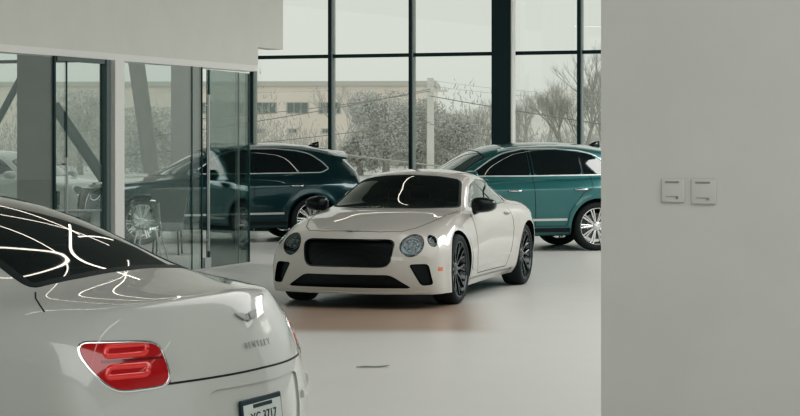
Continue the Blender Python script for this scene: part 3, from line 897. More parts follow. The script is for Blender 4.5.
# ------------------------------------------------------------------ the SUVs
def suv(name, label, pos, rz, paint_, rimm='rim_silver', style='twin', level=3):
    s = dict(
        name=name, level=level, label=label, pos=pos, rz=rz, paint=paint_, axle=1.4975, R=.39, arch=.445, track=1.70, ytrack=.85, rim=.29, tw=.27,
        wstyle=style, rimmat=rimm, floor_x=(2.25, -2.4), floor_z=.24, floor_w=.82, lip_mat=M['black_matt'],
        st=lin(2.10, -2.36, 34), flares=[(1.4975, .39, .47, .02), (-1.4975, .39, .47, .02)],
        side=[
            [(2.1, .76, .28), (1.5, .84, .26), (0, .86, .25), (-1.5, .85, .26), (-2.38, .76, .34)],
            [(2.13, .85, .36), (1.5, .94, .34), (0, .93, .33), (-1.5, .95, .34), (-2.4, .84, .42)],
            [(2.14, .88, .55), (1.5, .975, .54), (0, .965, .54), (-1.5, .99, .55), (-2.42, .89, .60)],
            [(2.12, .88, .76), (1.5, .985, .78), (0, .975, .78), (-1.5, 1.0, .80), (-2.42, .90, .82)],
            [(2.08, .84, .92), (1.5, .955, .97), (0, .955, .98), (-1.5, .985, 1.0), (-2.40, .87, 1.0)],
            [(2.05, .76, 1.0), (1.5, .88, 1.055), (.9, .90, 1.08), (0, .90, 1.09), (-1.2, .905, 1.12), (-1.8, .89, 1.14), (-2.34, .80, 1.13)],
        ],
        top=[None,
            [(2.05, .62, 1.01), (1.5, .72, 1.07), (1.1, .78, 1.10), (.85, .85, 1.11), (0, .865, 1.12), (-1.2, .865, 1.15), (-1.8, .84, 1.18), (-2.38, .73, 1.17)],
            [(2.1, .46, 1.02), (1.5, .52, 1.08), (1.1, .60, 1.12), (.90, .76, 1.14), (.55, .72, 1.33), (.2, .67, 1.51), (-.2, .65, 1.61), (-1.0, .64, 1.645), (-1.6, .62, 1.59), (-2.0, .60, 1.50), (-2.2, .59, 1.40), (-2.44, .57, 1.22)],
            [(2.15, .26, 1.03), (1.5, .3, 1.09), (1.15, .36, 1.13), (1.08, .42, 1.15), (.68, .42, 1.36), (.3, .40, 1.57), (-.1, .39, 1.67), (-1.0, .385, 1.71), (-1.7, .37, 1.655), (-2.12, .35, 1.58), (-2.32, .34, 1.42), (-2.55, .30, 1.20)],
            [(2.17, 0, 1.04), (1.5, 0, 1.10), (1.15, 0, 1.14), (1.10, 0, 1.16), (.73, 0, 1.37), (.35, 0, 1.59), (-.05, 0, 1.70), (-.9, 0, 1.745), (-1.7, 0, 1.69), (-2.17, 0, 1.61), (-2.36, 0, 1.44), (-2.58, 0, 1.20)],
        ],
        nose=[(2.34, .30), (2.40, .40), (2.43, .57), (2.42, .76), (2.38, .92), (2.26, 1.03)],
        tail=[(-2.56, .32), (-2.64, .44), (-2.69, .60), (-2.66, .80), (-2.62, 1.0), (-2.58, 1.20)],
        crease=[('T1', 1.0, -2.0, .5), ('T2', .8, -2.2, .3), (4, 1.5, -2.2, .45)],
        crease_end=[('F', 5, .3), ('R', 5, .3)],
    )
    s['top'][0] = s['side'][-1]
    s['regions'] = [
        dict(name='windshield', f=f_front(rounded([(-.74, 1.19), (-.62, 1.50), (-.3, 1.58), (0, 1.60), (.3, 1.58), (.62, 1.50), (.74, 1.19), (.4, 1.165), (0, 1.16), (-.4, 1.165)], [.05, .05, 0, 0, 0, .05, .05, 0, 0, 0]), -.2, False), mat='glass_sky_sheen', trims=[('windshield_seal', 'black_matt', .02, .004, .004)]),
        dict(name='front_window', f=f_side(rounded([(.58, 1.205), (.22, 1.43), (.0, 1.535), (-.32, 1.60), (-.40, 1.605), (-.42, 1.205)], [.03, .1, .1, .0, .01, .01]), .5), mat='glass_dark'),
        dict(name='rear_side_window', f=f_side(rounded([(-.48, 1.205), (-.46, 1.607), (-.9, 1.605), (-1.26, 1.575), (-1.28, 1.215)], [.01, .01, .1, .01, .01]), .5), mat='glass_dark'),
        dict(name='quarter_window', f=f_side(rounded([(-1.31, 1.215), (-1.29, 1.57), (-1.50, 1.53), (-1.72, 1.38), (-1.80, 1.28), (-1.68, 1.222)], [.01, .01, .08, .06, .03, .04]), .45), mat='glass_dark'),
        dict(name='rear_window', f=f_rear(rounded([(-.62, 1.22), (-.54, 1.48), (0, 1.55), (.54, 1.48), (.62, 1.22)], .05), -2.05, False), mat='glass_dark', trims=[('rear_window_seal', 'black', .015, .004, .004)]),
        dict(name='grille', f=f_front(rounded([(-.42, .95), (.42, .95), (.44, .88), (.38, .58), (-.38, .58), (-.44, .88)], .04), 1.5, False), mat='mesh', depth=.03, axis=(-1, 0, 0), wallmat='chrome', trims=[('grille_frame', 'chrome', .01, .015, .01)]),
        dict(name='lower_intake', f=f_front(rounded([(-.6, .46), (.6, .46), (.66, .37), (-.66, .37)], .03), 1.5, False), mat='mesh', depth=.03, axis=(-1, 0, 0), wallmat='black'),
        dict(name='headlamp', f=f_front([(.62 + .12 * math.cos(a), .86 + .105 * math.sin(a)) for a in np.linspace(0, 2 * PI, 40)[:-1]], 1.4), mat='lamp_inner', depth=.035, lens='lens', trims=[('bezel', 'chrome', .006, .01, .006)]),
        dict(name='tail_lamp', f=f_rear([(.70 + .15 * math.cos(a), .95 + .085 * math.sin(a)) for a in np.linspace(0, 2 * PI, 40)[:-1]], -1.9), mat='red', trims=[('bezel', 'chrome', .004, .008, .005)]),
    ]
    dlo = rounded([(.62, 1.19), (.22, 1.445), (.0, 1.552), (-.34, 1.618), (-.9, 1.622), (-1.28, 1.59), (-1.54, 1.535), (-1.76, 1.38), (-1.85, 1.275), (-1.70, 1.207), (-.3, 1.19)], [.03, .1, .1, 0, 0, 0, .1, .1, .03, .05, 0])
    s['lines'] = [
        dict(name='window_chrome', mat='trim_bright', w=.018, h=.007, proj=['Y+', 'Y-'], each=True, pts=[dlo + [dlo[0]]]),
        dict(name='window_pillar', mat='black', w=.05, h=.002, proj=['Y+', 'Y-'], each=True, pts=[[(-.45, 1.205), (-.43, 1.605)]]),
        dict(name='quarter_pillar', mat='black', w=.03, h=.002, proj=['Y+', 'Y-'], each=True, pts=[[(-1.295, 1.215), (-1.275, 1.575)]]),
        dict(name='door_gap', mat='black_matt', w=.010, h=.0012, proj=['Y+', 'Y-'], each=True, pts=[[(.86, 1.10), (.88, .7), (.82, .40), (-.98, .40), (-1.02, .62), (-1.25, .92), (-1.42, 1.0), (-1.42, 1.18)], [(-.44, 1.18), (-.46, .40)]]),
        dict(name='side_strip', mat='trim_bright', w=.035, h=.012, proj=['Y+', 'Y-'], each=True, pts=[[(.92, .49), (-.98, .505)]]),
        dict(name='sill_trim', mat='black_matt', w=.07, h=.008, proj=['Y+', 'Y-'], each=True, pts=[[(1.03, .335), (-1.04, .335)]]),
        dict(name='roof_rail', mat='chrome' if style == 'twin' else 'black', w=.03, h=.03, proj=['ZS'], pts=[[(.05, .55), (-.6, .565), (-1.9, .53)]]),
        dict(name='bonnet_gap', mat='black_matt', w=.008, h=.0012, proj=['ZS'], pts=[[(2.14, 0), (2.1, .5), (1.5, .74), (1.0, .84)]]),
        dict(name='tailgate_gap', mat='black_matt', w=.008, h=.0012, proj=['RS'], pts=[[(0, .72), (.6, .72), (.58, 1.0), (.68, 1.2)]]),
    ]
    def extra(root, bvh, spec):
        for k in (1, -1): make_mirror(root, k, (.62, k * 1.06, 1.19), spec['paint'], (.16, .26, .18), stalk=(0, -.13, -.06))
        handle(root, bvh, -.12, .96, .24, M['chrome']); handle(root, bvh, -1.22, .98, .24, M['chrome'])
        b2 = bmesh.new()     # spoiler over the tailgate glass
        n = 15; rows = []
        for k in range(n):
            y = -.60 + 1.2 * k / (n - 1); c = (y / .6)**2
            rows.append([b2.verts.new(q) for q in ((-2.02 + .06 * c, y, 1.612 - .10 * c), (-2.34 + .10 * c, y, 1.585 - .115 * c), (-2.36 + .10 * c, y, 1.565 - .115 * c), (-2.14 + .04 * c, y, 1.53 - .10 * c))])
        for A, B in zip(rows[:-1], rows[1:]):
            for k in range(4): b2.faces.new((A[k], A[(k + 1) % 4], B[(k + 1) % 4], B[k]))
        b2.faces.new(rows[0]); b2.faces.new(rows[-1][::-1])
        mesh_obj('roof_spoiler', b2, spec['paint'], root, smooth=True, auto=40)
        b2 = bmesh.new(); prism(b2, [(-1.70, 1.68), (-1.80, 1.735), (-1.90, 1.755), (-1.91, 1.65)], -.012, .012, lambda u, v, w_: (u, w_, v)); mesh_obj('roof_antenna', b2, M['black'], root, smooth=True)
        p, n_ = cast(bvh, (-4, 0, 1.08), (1, 0, 0)); winged_badge(root, frame_at(p, n_), .24, M['chrome'])
        p, n_ = cast(bvh, (4, 0, 1.0), (-1, 0, 0)); winged_badge(root, frame_at(p, n_), .20, M['chrome'])
    s['extra'] = [extra]
    return s

GREEN = suv('sport_utility_car', 'sea-green sport utility car parked behind the white coupe, under the wide dark column', (1.45, 29.05), math.atan2(-.26, -.966), M['teal'])
DARK = suv('sport_utility_car', 'very dark teal sport utility car half behind the glass partition, beyond the coupe', (-3.26, 31.65), math.atan2(-.34, -.94), M['teal_dark'])
# ------------------------------------------------------------------ place
random.seed(4)
M.update(
    wall=noise_color(mat('wall_plaster', (.4, .4, .38), .85), (.555, .56, .53), (.575, .58, .55), 3., bump=.02),
    wall_light=noise_color(mat('bulkhead_plaster', (.4, .4, .38), .85), (.68, .69, .645), (.70, .71, .665), 3.),
    wall_dark=noise_color(mat('grey_pier_plaster', (.2, .2, .19), .85), (.25, .245, .23), (.28, .275, .26), 3.),
    ceiling=mat('dark_ceiling', (.13, .13, .125), .9),
    alu_dark=mat('dark_window_metal', (.006, .022, .027), .45, .2),
    alu_grey=mat('grey_frame_metal', (.25, .28, .275), .45, .4),
    alu_light=mat('light_frame_metal', (.80, .81, .78), .6),
    frame_green=mat('grey_green_frame', (.10, .13, .13), .5, .2),
    pane=glass_mat('window_pane', (.95, .97, .95), .55),
    part_glass=glass_mat('partition_glass', (.85, .88, .87), .16),
    door_glass=glass_mat('door_glass', (.85, .88, .87), .9),
    glass_edge=mat('glass_edge', (.02, .06, .06), .2),
    steel=mat('brushed_steel', (.45, .47, .47), .3, 1.),
    led=mat('warm_led_strip', (1, 1, 1), .5, emis=(1., .90, .76), estr=5.5),
    led_body=mat('lamp_housing', (.02, .02, .02), .5),
    plastic=mat('switch_plastic', (.54, .55, .51), .5),
    plastic_dark=mat('switch_detail', (.24, .25, .24), .5),
)
fl = mat('polished_floor', (.40, .40, .37), .22, spec=.8)
nt = fl.node_tree; N = nt.nodes; L = nt.links; b = N['Principled BSDF']
tc = N.new('ShaderNodeTexCoord')
n1 = N.new('ShaderNodeTexNoise'); n1.inputs['Scale'].default_value = .35; n1.inputs['Detail'].default_value = 5
L.new(tc.outputs['Object'], n1.inputs['Vector'])
r1 = N.new('ShaderNodeValToRGB'); r1.color_ramp.elements[0].color = (.60, .605, .575, 1); r1.color_ramp.elements[1].color = (.64, .645, .615, 1)
L.new(n1.outputs['Fac'], r1.inputs['Fac'])
# a soft-edged tan patch of floor in front of the coupe
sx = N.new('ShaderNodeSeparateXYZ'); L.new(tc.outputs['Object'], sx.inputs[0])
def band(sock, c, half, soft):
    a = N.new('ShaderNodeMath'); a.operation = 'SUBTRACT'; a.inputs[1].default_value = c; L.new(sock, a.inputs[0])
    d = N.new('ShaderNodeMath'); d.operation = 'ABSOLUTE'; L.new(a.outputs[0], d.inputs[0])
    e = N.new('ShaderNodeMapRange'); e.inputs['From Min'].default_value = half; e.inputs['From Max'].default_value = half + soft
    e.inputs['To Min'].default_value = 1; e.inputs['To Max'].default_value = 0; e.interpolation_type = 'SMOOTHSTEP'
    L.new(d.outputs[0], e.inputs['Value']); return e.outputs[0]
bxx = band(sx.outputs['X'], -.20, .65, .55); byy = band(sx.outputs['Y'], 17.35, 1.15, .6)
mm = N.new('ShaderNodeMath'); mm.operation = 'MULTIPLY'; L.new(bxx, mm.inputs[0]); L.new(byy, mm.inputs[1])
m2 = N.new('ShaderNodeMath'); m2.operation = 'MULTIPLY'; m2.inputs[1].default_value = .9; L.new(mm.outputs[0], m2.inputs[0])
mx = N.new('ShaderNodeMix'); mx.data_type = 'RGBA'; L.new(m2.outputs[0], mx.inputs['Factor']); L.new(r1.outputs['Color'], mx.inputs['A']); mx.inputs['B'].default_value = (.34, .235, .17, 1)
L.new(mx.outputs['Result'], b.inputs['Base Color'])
n2 = N.new('ShaderNodeTexNoise'); n2.inputs['Scale'].default_value = 1.5; L.new(tc.outputs['Object'], n2.inputs['Vector'])
mr = N.new('ShaderNodeMapRange'); mr.inputs['To Min'].default_value = .30; mr.inputs['To Max'].default_value = .42
L.new(n2.outputs['Fac'], mr.inputs['Value']); L.new(mr.outputs[0], b.inputs['Roughness'])
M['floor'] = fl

def st(o, kind='structure'): o['kind'] = kind; return o
def WY(x): return 34.6 - .32 * x             # plan line of the window wall
def PY(px): return 14.1 / (.478 - (px - 400) / F)
def PP(px, z=0.): y = PY(px); return V((.478 * y - 14.1, y, z))   # plan line of the glass partition
def slab(name, pts, z0, z1, m, thick=None, side=1, parent=None, structure=True):
    """vertical wall slab between two plan points, given thickness to one side"""
    a, b_ = V((pts[0][0], pts[0][1], 0)), V((pts[1][0], pts[1][1], 0)); d = (b_ - a).normalized(); n = V((-d.y, d.x, 0)) * side
    bm = bmesh.new(); prism(bm, [(p.x, p.y) for p in (a, b_, b_ + n * thick, a + n * thick)], z0, z1)
    o = mesh_obj(name, bm, m, parent)
    return st(o) if structure and parent is None else o

H = 6.2
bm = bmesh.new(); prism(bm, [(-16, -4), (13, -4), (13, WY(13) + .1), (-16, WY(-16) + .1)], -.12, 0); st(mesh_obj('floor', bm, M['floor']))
bm = bmesh.new(); prism(bm, [(-16, -4), (13, -4), (13, WY(13) + .1), (-16, WY(-16) + .1)], H, H + .15); st(mesh_obj('ceiling', bm, M['ceiling']))
# near wall on the right
e0 = V((201 / F * 8, 8, 0)); dB = V((1, -.32, 0)).normalized()
slab('wall_right', [e0, e0 + dB * 5.5], 0, H, M['wall'], .16, 1)
slab('wall_back', [(-16, -4), (2, -4)], 0, H, M['wall_light'], .2, -1)
# bulkhead over the glass partition
pA, pB, pC = PP(-420), PP(258), PP(283)
slab('wall_left', [pA, pB], 2.80, H, M['wall_light'], .25, 1)
slab('wall_left_end', [pB, pC], 3.06, H, M['wall_light'], .25, 1)
slab('trim_1', [pA, PP(257.6)], 2.715, 2.80, M['alu_light'], .22, 1)

# window wall: one frame and pane per bay
k = 0
X0 = -2.91; dX = 1.57
for i in range(-9, 7):
    xa = X0 + dX * i; xb = xa + dX; k += 1
    a = V((xa, WY(xa), 0)); b_ = V((xb, WY(xb), 0)); d = (b_ - a).normalized(); n = V((d.y, -d.x, 0))  # n toward the room
    bm = bmesh.new()
    def bar(p0, p1, wdt, dep, z0, z1):
        c = (p0 + p1) / 2; L_ = (p1 - p0).length
        bx(bm, (c.x, c.y, (z0 + z1) / 2), (max(L_, wdt), dep, z1 - z0), rz=math.atan2(d.y, d.x))
    ctr = a + n * .02
    bx(bm, (ctr.x, ctr.y, H / 2), (.066, .19, H), rz=math.atan2(d.y, d.x))
    for z0, z1 in ((0, .10), (3.40, 3.465), (H - .1, H)): bar(a, b_, 0, .14, z0, z1)
    w = st(mesh_obj('window_%d' % k, bm, M['alu_dark']))
    # lit flank of each mullion, its light put into a paler colour
    q = a + d * .045 + n * .02
    bm = bmesh.new(); bx(bm, (q.x, q.y, H / 2), (.022, .18, H - .02), rz=math.atan2(d.y, d.x)); mesh_obj('frame_lit_flank', bm, M['alu_grey'], w)
    bm = bmesh.new(); p0 = a + d * .06; p1 = b_ - d * .035
    prism(bm, [(p0.x, p0.y), (p1.x, p1.y), (p1.x - n.x * .01, p1.y - n.y * .01), (p0.x - n.x * .01, p0.y - n.y * .01)], .1, H - .1)
    mesh_obj('pane', bm, M['pane'], w)
# big column
rz = math.atan2(-.32, 1)
bm = bmesh.new(); bx(bm, (1.93, 33.6, H / 2), (.37, .26, H), rz=rz); col = st(mesh_obj('trim_2', bm, M['alu_dark']))
bm = bmesh.new(); q = V((1.93, 33.6, 0)) + V((math.cos(rz), math.sin(rz), 0)) * .20; bx(bm, (q.x, q.y, H / 2), (.03, .24, H), rz=rz); mesh_obj('column_lit_side', bm, M['alu_light'], col)  # paler strip paints the light on the column's right side
slab('wall_window_side', [(13, -4), (13, WY(13))], 5.0, H, M['wall_light'], .2, -1)

# ---- glass partition
dA = (pB - pA).normalized(); nA = V((dA.y, -dA.x, 0))     # toward the showroom
def panel(name, p0, p1, z0=.02, z1=2.715, parent=None, m='part_glass'):
    bm = bmesh.new(); a = PP(p0) if not isinstance(p0, V) else p0; b_ = PP(p1) if not isinstance(p1, V) else p1
    q = -nA * .012
    prism(bm, [(a.x, a.y), (b_.x, b_.y), (b_.x + q.x, b_.y + q.y), (a.x + q.x, a.y + q.y)], z0, z1)
    o = mesh_obj(name, bm, M[m], parent)
    return o
def post(name, px, w, dep, z0, z1, m, parent=None, off=0.):
    bm = bmesh.new(); p = PP(px) + nA * off
    bx(bm, (p.x, p.y, (z0 + z1) / 2), (w, dep, z1 - z0), rz=math.atan2(dA.y, dA.x)); o = mesh_obj(name, bm, m, parent)
    return o if parent else st(o)
post('trim_3', 115.5, .20, .13, 0, 2.715, M['alu_light'])
post('trim_4', 106.5, .09, .07, 0, 2.715, M['frame_green'])
# left: a glazed door (closed) and fixed side lights
st(panel('window_20', -420, -60)); st(panel('window_21', -58, 54.5))
post('trim_5', 54.2, .03, .03, 0, 2.715, M['alu_dark'])
door = st(panel('door_1', 56.5, 104, .02, 2.66))
post('door_rail', 80, (PP(104) - PP(56.5)).length, .05, 2.66, 2.715, M['frame_green'], door)
bm = bmesh.new(); p = PP(62) + nA * .07
tube(bm, [p + V((0, 0, .70)), p + V((0, 0, 1.52))], .016, 10)
for z in (.78, 1.44): tube(bm, [p + V((0, 0, z)), p - nA * .07 + V((0, 0, z))], .011, 8)
mesh_obj('handle', bm, M['steel'], door, smooth=True, auto=40)
post('glass_joint', 66.5, .012, .02, .02, 2.66, M['glass_edge'], door)
# right: fixed panel, door with long pull, open beyond
w = st(panel('window_22', 124, 201.5)); post('glass_joint', 192, .010, .016, .02, 2.715, M['glass_edge'], w)
post('glass_edge_strip', 201.8, .014, .02, .02, 2.715, M['glass_edge'], w)
# this leaf stands slightly ajar
d0 = PP(207); dD = V((math.sin(math.radians(19.5)), math.cos(math.radians(19.5)), 0)); d1 = d0 + dD * 1.38
door = st(panel('door_2', d0, d1, .02, 2.69, m='door_glass'))
def on_door(name, t, w_, dep, z0, z1, m):
    bm = bmesh.new(); q = d0.lerp(d1, t); bx(bm, (q.x, q.y, (z0 + z1) / 2), (w_, dep, z1 - z0), rz=math.atan2(dD.y, dD.x)); return mesh_obj(name, bm, m, door)
on_door('glass_edge_strip', .995, .02, .018, .02, 2.69, M['glass_edge'])
on_door('glass_joint', .74, .006, .014, .02, 2.69, M['alu_grey'])
post('glass_edge_strip', 209.0, .02, .02, .02, 2.69, M['glass_edge'], door)
post('patch_fitting', 206.5, .16, .05, .02, .16, M['steel'], door); 
bm = bmesh.new(); p = PP(205.5) + nA * .05
tube(bm, [p + V((0, 0, .25)), p + V((0, 0, 2.35))], .017, 10)
for z in (.4, 2.2): tube(bm, [p + V((0, 0, z)), p - nA * .05 + V((0, 0, z))], .011, 8)
mesh_obj('handle', bm, M['steel'], door, smooth=True, auto=40)
# room behind the partition: piers, desk, chairs
def pier(name, px0, px1, Y, dep, m, z1=2.9):
    x0 = (px0 - 400) / F * Y; x1 = (px1 - 400) / F * Y
    bm = bmesh.new(); bx(bm, ((x0 + x1) / 2, Y + dep / 2, z1 / 2), (x1 - x0, dep, z1)); return st(mesh_obj(name, bm, m))
pier('trim_6', 17, 51, 22.6, .25, M['wall_dark'], 3.6)
pier('trim_7', 171, 201, 34.2, .22, M['wall'], H)
def brace(name, p0, p1, r, m):
    bm = bmesh.new(); tube(bm, [p0, p1], r, 12); return st(mesh_obj(name, bm, m, smooth=True, auto=40))
def at(px, y, Y): return V(((px - 400) / F * Y, Y, EYE - (y - 149) / F * Y))
brace('trim_8', at(-6, 128, 35.2), at(24, 72, 35.2), .07, M['frame_green'])
brace('trim_9', at(136, 60, 35.0), at(152, 172, 35.0), .16, M['wall'])
brace('trim_10', at(54, 105, 34.6), at(106, 182, 34.6), .11, M['frame_green'])

# wall switches: two square control plates
for nm, cx, cy, s, lab in (('wall_switch', 673.5, 190.5, .103, 'pale square wall control on the near wall, left one of the pair'),
                           ('wall_switch', 704, 191.5, .109, 'pale square wall control on the near wall, right one of the pair')):
    t = (cx - 400) / F; # intersect with the wall plane Y = 8 - .32 (X - e0.x)
    Y = (8 + .32 * e0.x) / (1 + .32 * t); p = V((t * Y, Y, EYE - (cy - 149) / F * Y)); nn = V((dB.y, -dB.x, 0))
    root = thing(nm, p, math.atan2(dB.y, dB.x), lab, 'switch', 'wall controls on the near wall')
    bm = bmesh.new(); bx(bm, (0, -.007, 0), (s, .014, s), bev=.004); mesh_obj('cover_plate', bm, M['plastic'], root, smooth=True, auto=30)
    bm = bmesh.new(); bx(bm, (-.004, -.0155, s * .36), (s * .6, .003, .008), bev=.001); mesh_obj('slot', bm, M['plastic_dark'], root)
    bm = bmesh.new(); lathe(bm, [(.0001, -.018), (.006, -.018), (.007, -.014)], 16, axis='Y', c=(s * .17, 0, -s * .30)); mesh_obj('button', bm, M['plastic_dark'], root)
    bm = bmesh.new(); bx(bm, (-s * .1, -.0150, -s * .26), (s * .4, .002, .0025)); mesh_obj('mark', bm, M['plastic_dark'], root)

# floor outlet flap: a thin dark curl of metal on the floor
root = thing('floor_outlet', (-.20, 13.25, 0), 0, 'thin dark raised edge of a flush outlet cover in the open floor', 'outlet')
bm = bmesh.new(); bx(bm, (0, .055, .002), (.23, .13, .004), bev=.001); mesh_obj('cover', bm, M['floor'], root)
bm = bmesh.new(); tube(bm, [(-.125, 0, .006), (-.06, -.004, .010), (0, -.002, .008), (.06, .0, .010), (.10, .01, .014), (.125, .02, .018)], [.003, .006, .006, .006, .005, .002], 8); mesh_obj('lip', bm, M['plastic_dark'], root, smooth=True)

# desk with a black monitor behind the left glass
p = at(45, 230, 25.5); root = thing('reception_desk', (p.x, 25.5, 0), 0, 'plain grey desk behind the left glass door', 'desk')
bm = bmesh.new(); bx(bm, (0, 0, .735), (1.5, .7, .03), bev=.006); mesh_obj('desk_top', bm, M['alu_grey'], root)
for sxx in (-.72, .72):
    bm = bmesh.new(); bx(bm, (sxx, 0, .36), (.03, .62, .72)); mesh_obj('leg', bm, M['alu_grey'], root)
root = thing('monitor', (p.x + .05, 25.4, .75), 0, 'small black monitor standing on the desk behind the left glass', 'monitor')
bm = bmesh.new(); bx(bm, (0, 0, .17), (.36, .03, .20), bev=.006); mesh_obj('screen', bm, M['black'], root)
bm = bmesh.new(); bx(bm, (0, .02, .05), (.04, .02, .10)); bx(bm, (0, .02, .006), (.2, .14, .012), bev=.003); mesh_obj('stand', bm, M['black'], root)

# grey tapered tub chair seat seen through the glass and a clear wire chair in front of it
def shell_chair(name, loc, rz, mshell, mleg, label, sc=1.):
    root = thing(name, loc, rz, label, 'chair')
    bm = bmesh.new(); rows = []
    for i in range(13):
        v = i / 12
        y = .22 - .44 * min(1, v / .45) if v < .45 else -.22 - .10 * ((v - .45) / .55); z = .44 + .03 * (1 - v) if v < .45 else .44 + .44 * ((v - .45) / .55)**1.1
        row = []
        for j in range(9):
            u = -1 + j / 4; wd = .23 - .02 * v
            row.append(bm.verts.new((u * wd, y + .05 * u * u * v, z + .05 * u * u * (1 - abs(2 * v - .9)))))
        rows.append(row)
    for A, B in zip(rows[:-1], rows[1:]):
        for j in range(8): bm.faces.new((A[j], A[j + 1], B[j + 1], B[j]))
    o = mesh_obj('seat_shell', bm, mshell, root, smooth=True); md = o.modifiers.new('t', 'SOLIDIFY'); md.thickness = .012
    for x, y in ((.2, .2), (-.2, .2), (.2, -.2), (-.2, -.2)):
        bm = bmesh.new(); tube(bm, [(x * .7, y * .7, .45), (x * 1.15, y * 1.15, .0)], .012, 8); mesh_obj('leg', bm, mleg, root, smooth=True, auto=40)
    return root
M['clear_plastic'] = glass_mat('clear_plastic', (.80, .84, .83), 2.0); M['fabric_grey'] = mat('grey_fabric', (.11, .13, .13), .8)
q = at(149, 250, 25.6); shell_chair('shell_chair', (q.x, 25.6, 0), math.radians(200), M['clear_plastic'], M['chrome'], 'clear plastic shell chair with thin bright legs behind the middle glass panel')
q = at(168, 240, 27.6); root = thing('tub_chair', (q.x, 27.6, 0), math.radians(180), 'dark grey tapered high-back chair behind the glass beside the long door pull', 'chair')
bm = bmesh.new(); prism(bm, rounded([(-.30, 1.0), (.30, 1.0), (.20, .42), (-.20, .42)], .05), -.22, -.12, lambda u, v, w_: (u, w_, v)); mesh_obj('backrest', bm, M['fabric_grey'], root)
bm = bmesh.new(); bx(bm, (0, .08, .42), (.46, .46, .12), bev=.03); mesh_obj('seat', bm, M['fabric_grey'], root, smooth=True, auto=40)
for x, y in ((.18, .26), (-.18, .26), (.18, -.14), (-.18, -.14)):
    bm = bmesh.new(); tube(bm, [(x, y, .38), (x * 1.1, y * 1.1, 0)], .014, 8); mesh_obj('leg', bm, M['black_matt'], root, smooth=True, auto=40)

# ---- ceiling lights: long linear pendants
def strip(p0, p1, w=.038):
    a, b_ = V(p0), V(p1); d = b_ - a; L_ = d.length
    root = thing('linear_light', a, math.atan2(d.y, d.x), 'long warm white linear lamp hanging over the showroom', 'lamp', 'linear lamps over the showroom')
    bm = bmesh.new(); bx(bm, (L_ / 2, 0, .04), (L_, w + .02, .07)); mesh_obj('housing', bm, M['led_body'], root)
    bm = bmesh.new(); bx(bm, (L_ / 2, 0, 0), (L_ - .04, w, .02)); mesh_obj('diffuser', bm, M['led'], root)
    for t in (.15, .85):
        bm = bmesh.new(); tube(bm, [(L_ * t, 0, .07), (L_ * t, 0, H - p0[2])], .004, 6); mesh_obj('hanging_wire', bm, M['steel'], root)
LIGHTS = [((-6, 3, 5.0), (2, 9, 5.0)), ((2, 9.1, 5.0), (-5, 14, 5.0)), ((-7, 6, 5.0), (0, 13, 5.0)), ((-3, 14, 5.0), (3, 20, 5.0)), ((3, 20.2, 5.0), (-1, 27, 5.0)), ((0, 13.2, 5.0), (6, 16, 5.0)), ((-1, 2, 5.0), (-6, 8, 5.0))]
CARS = [COUPE, SEDAN, GREEN, DARK]
AREAS = [(6.3, 14.5, 12, 12, 780), (9.5, 27, 6, 6, 900), (2, 1, 10, 7, 510), (-4.5, 27.5, 2, 3, 150)]
LIGHTS = [((-4.6, 19.9, 5.0), (-1.2, 15.9, 5.0)), ((-1.1, 15.6, 5.15), (-1.3, 21.5, 5.15)), ((-2.9, 14.2, 5.0), (-.8, 17.0, 5.3)),
 ((-3.6, 13.8, 5.3), (-.75, 12.35, 5.3)), ((-.7, 12.5, 5.0), (-1.9, 18.4, 5.0)), ((-2.4, 7.6, 5.0), (-.75, 12.2, 5.0)),
 ((-.75, 22.6, 5.3), (-.1, 25.3, 5.3)), ((.9, 12.0, 5.15), (3.6, 7.1, 5.15)),
 ((3, 12, 5.0), (8, 18, 5.0)), ((3.4, 8.6, 5.0), (8, 4, 5.0)), ((-6, 2, 5.0), (-1, -2, 5.0)), ((5, 19, 5.0), (9, 26, 5.0)), ((1, 6.5, 5.0), (5, 1, 5.0)), ((-8.5, 7.5, 5.0), (-3.5, 11.5, 5.0)), ((2.6, 20, 5.0), (3.4, 30, 5.0)), ((-1.6, 30.2, 5.0), (1.5, 28.5, 5.0))]
for a, b_ in LIGHTS: strip(a, b_)
for (x, y, sx_, sy_, e) in AREAS:
    ld = bpy.data.lights.new('fill_area', 'AREA'); ld.shape = 'RECTANGLE'; ld.size = sx_; ld.size_y = sy_; ld.energy = e; ld.color = (1, 1, .97)  # unseen fill lights added under the ceiling to brighten the showroom
    lo = bpy.data.objects.new('fill_area', ld); C.objects.link(lo); lo.location = (x, y, H - .05)

# ---- outside, with pale haze mixed into the base colours
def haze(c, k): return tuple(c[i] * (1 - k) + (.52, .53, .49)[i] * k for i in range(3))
M['asphalt'] = noise_color(mat('pale_asphalt', (.3, .3, .3), .9), (.6, .6, .58), (.68, .68, .66), .3)
M['brick'] = noise_color(mat('pale_brick', (.4, .36, .32), .9), (.88, .79, .72), (.95, .87, .80), .25)
M['roof'] = mat('pale_parapet', (.62, .62, .58), .8)
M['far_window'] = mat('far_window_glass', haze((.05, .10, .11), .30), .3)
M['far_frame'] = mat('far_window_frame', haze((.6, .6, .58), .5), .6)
M['evergreen'] = noise_color(mat('evergreen_needles', (.2, .2, .2), .9), (.46, .46, .44), (.66, .66, .63), 1.2)
M['twigs'] = mat('pale_twigs', (.40, .39, .365), .9)
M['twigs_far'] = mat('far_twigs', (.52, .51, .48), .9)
M['hill'] = noise_color(mat('wooded_hillside', (.4, .4, .38), 1.), (.62, .61, .58), (.78, .77, .74), .22, detail=10, lo=.3, hi=.7, stretch=(1, 1, 1.5))
M['pole'] = mat('hazed_pole', haze((.85, .84, .80), .3), .9)
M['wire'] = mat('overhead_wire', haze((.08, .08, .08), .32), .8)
M['wire_pale'] = mat('pale_wire', haze((.5, .5, .48), .9), .8)

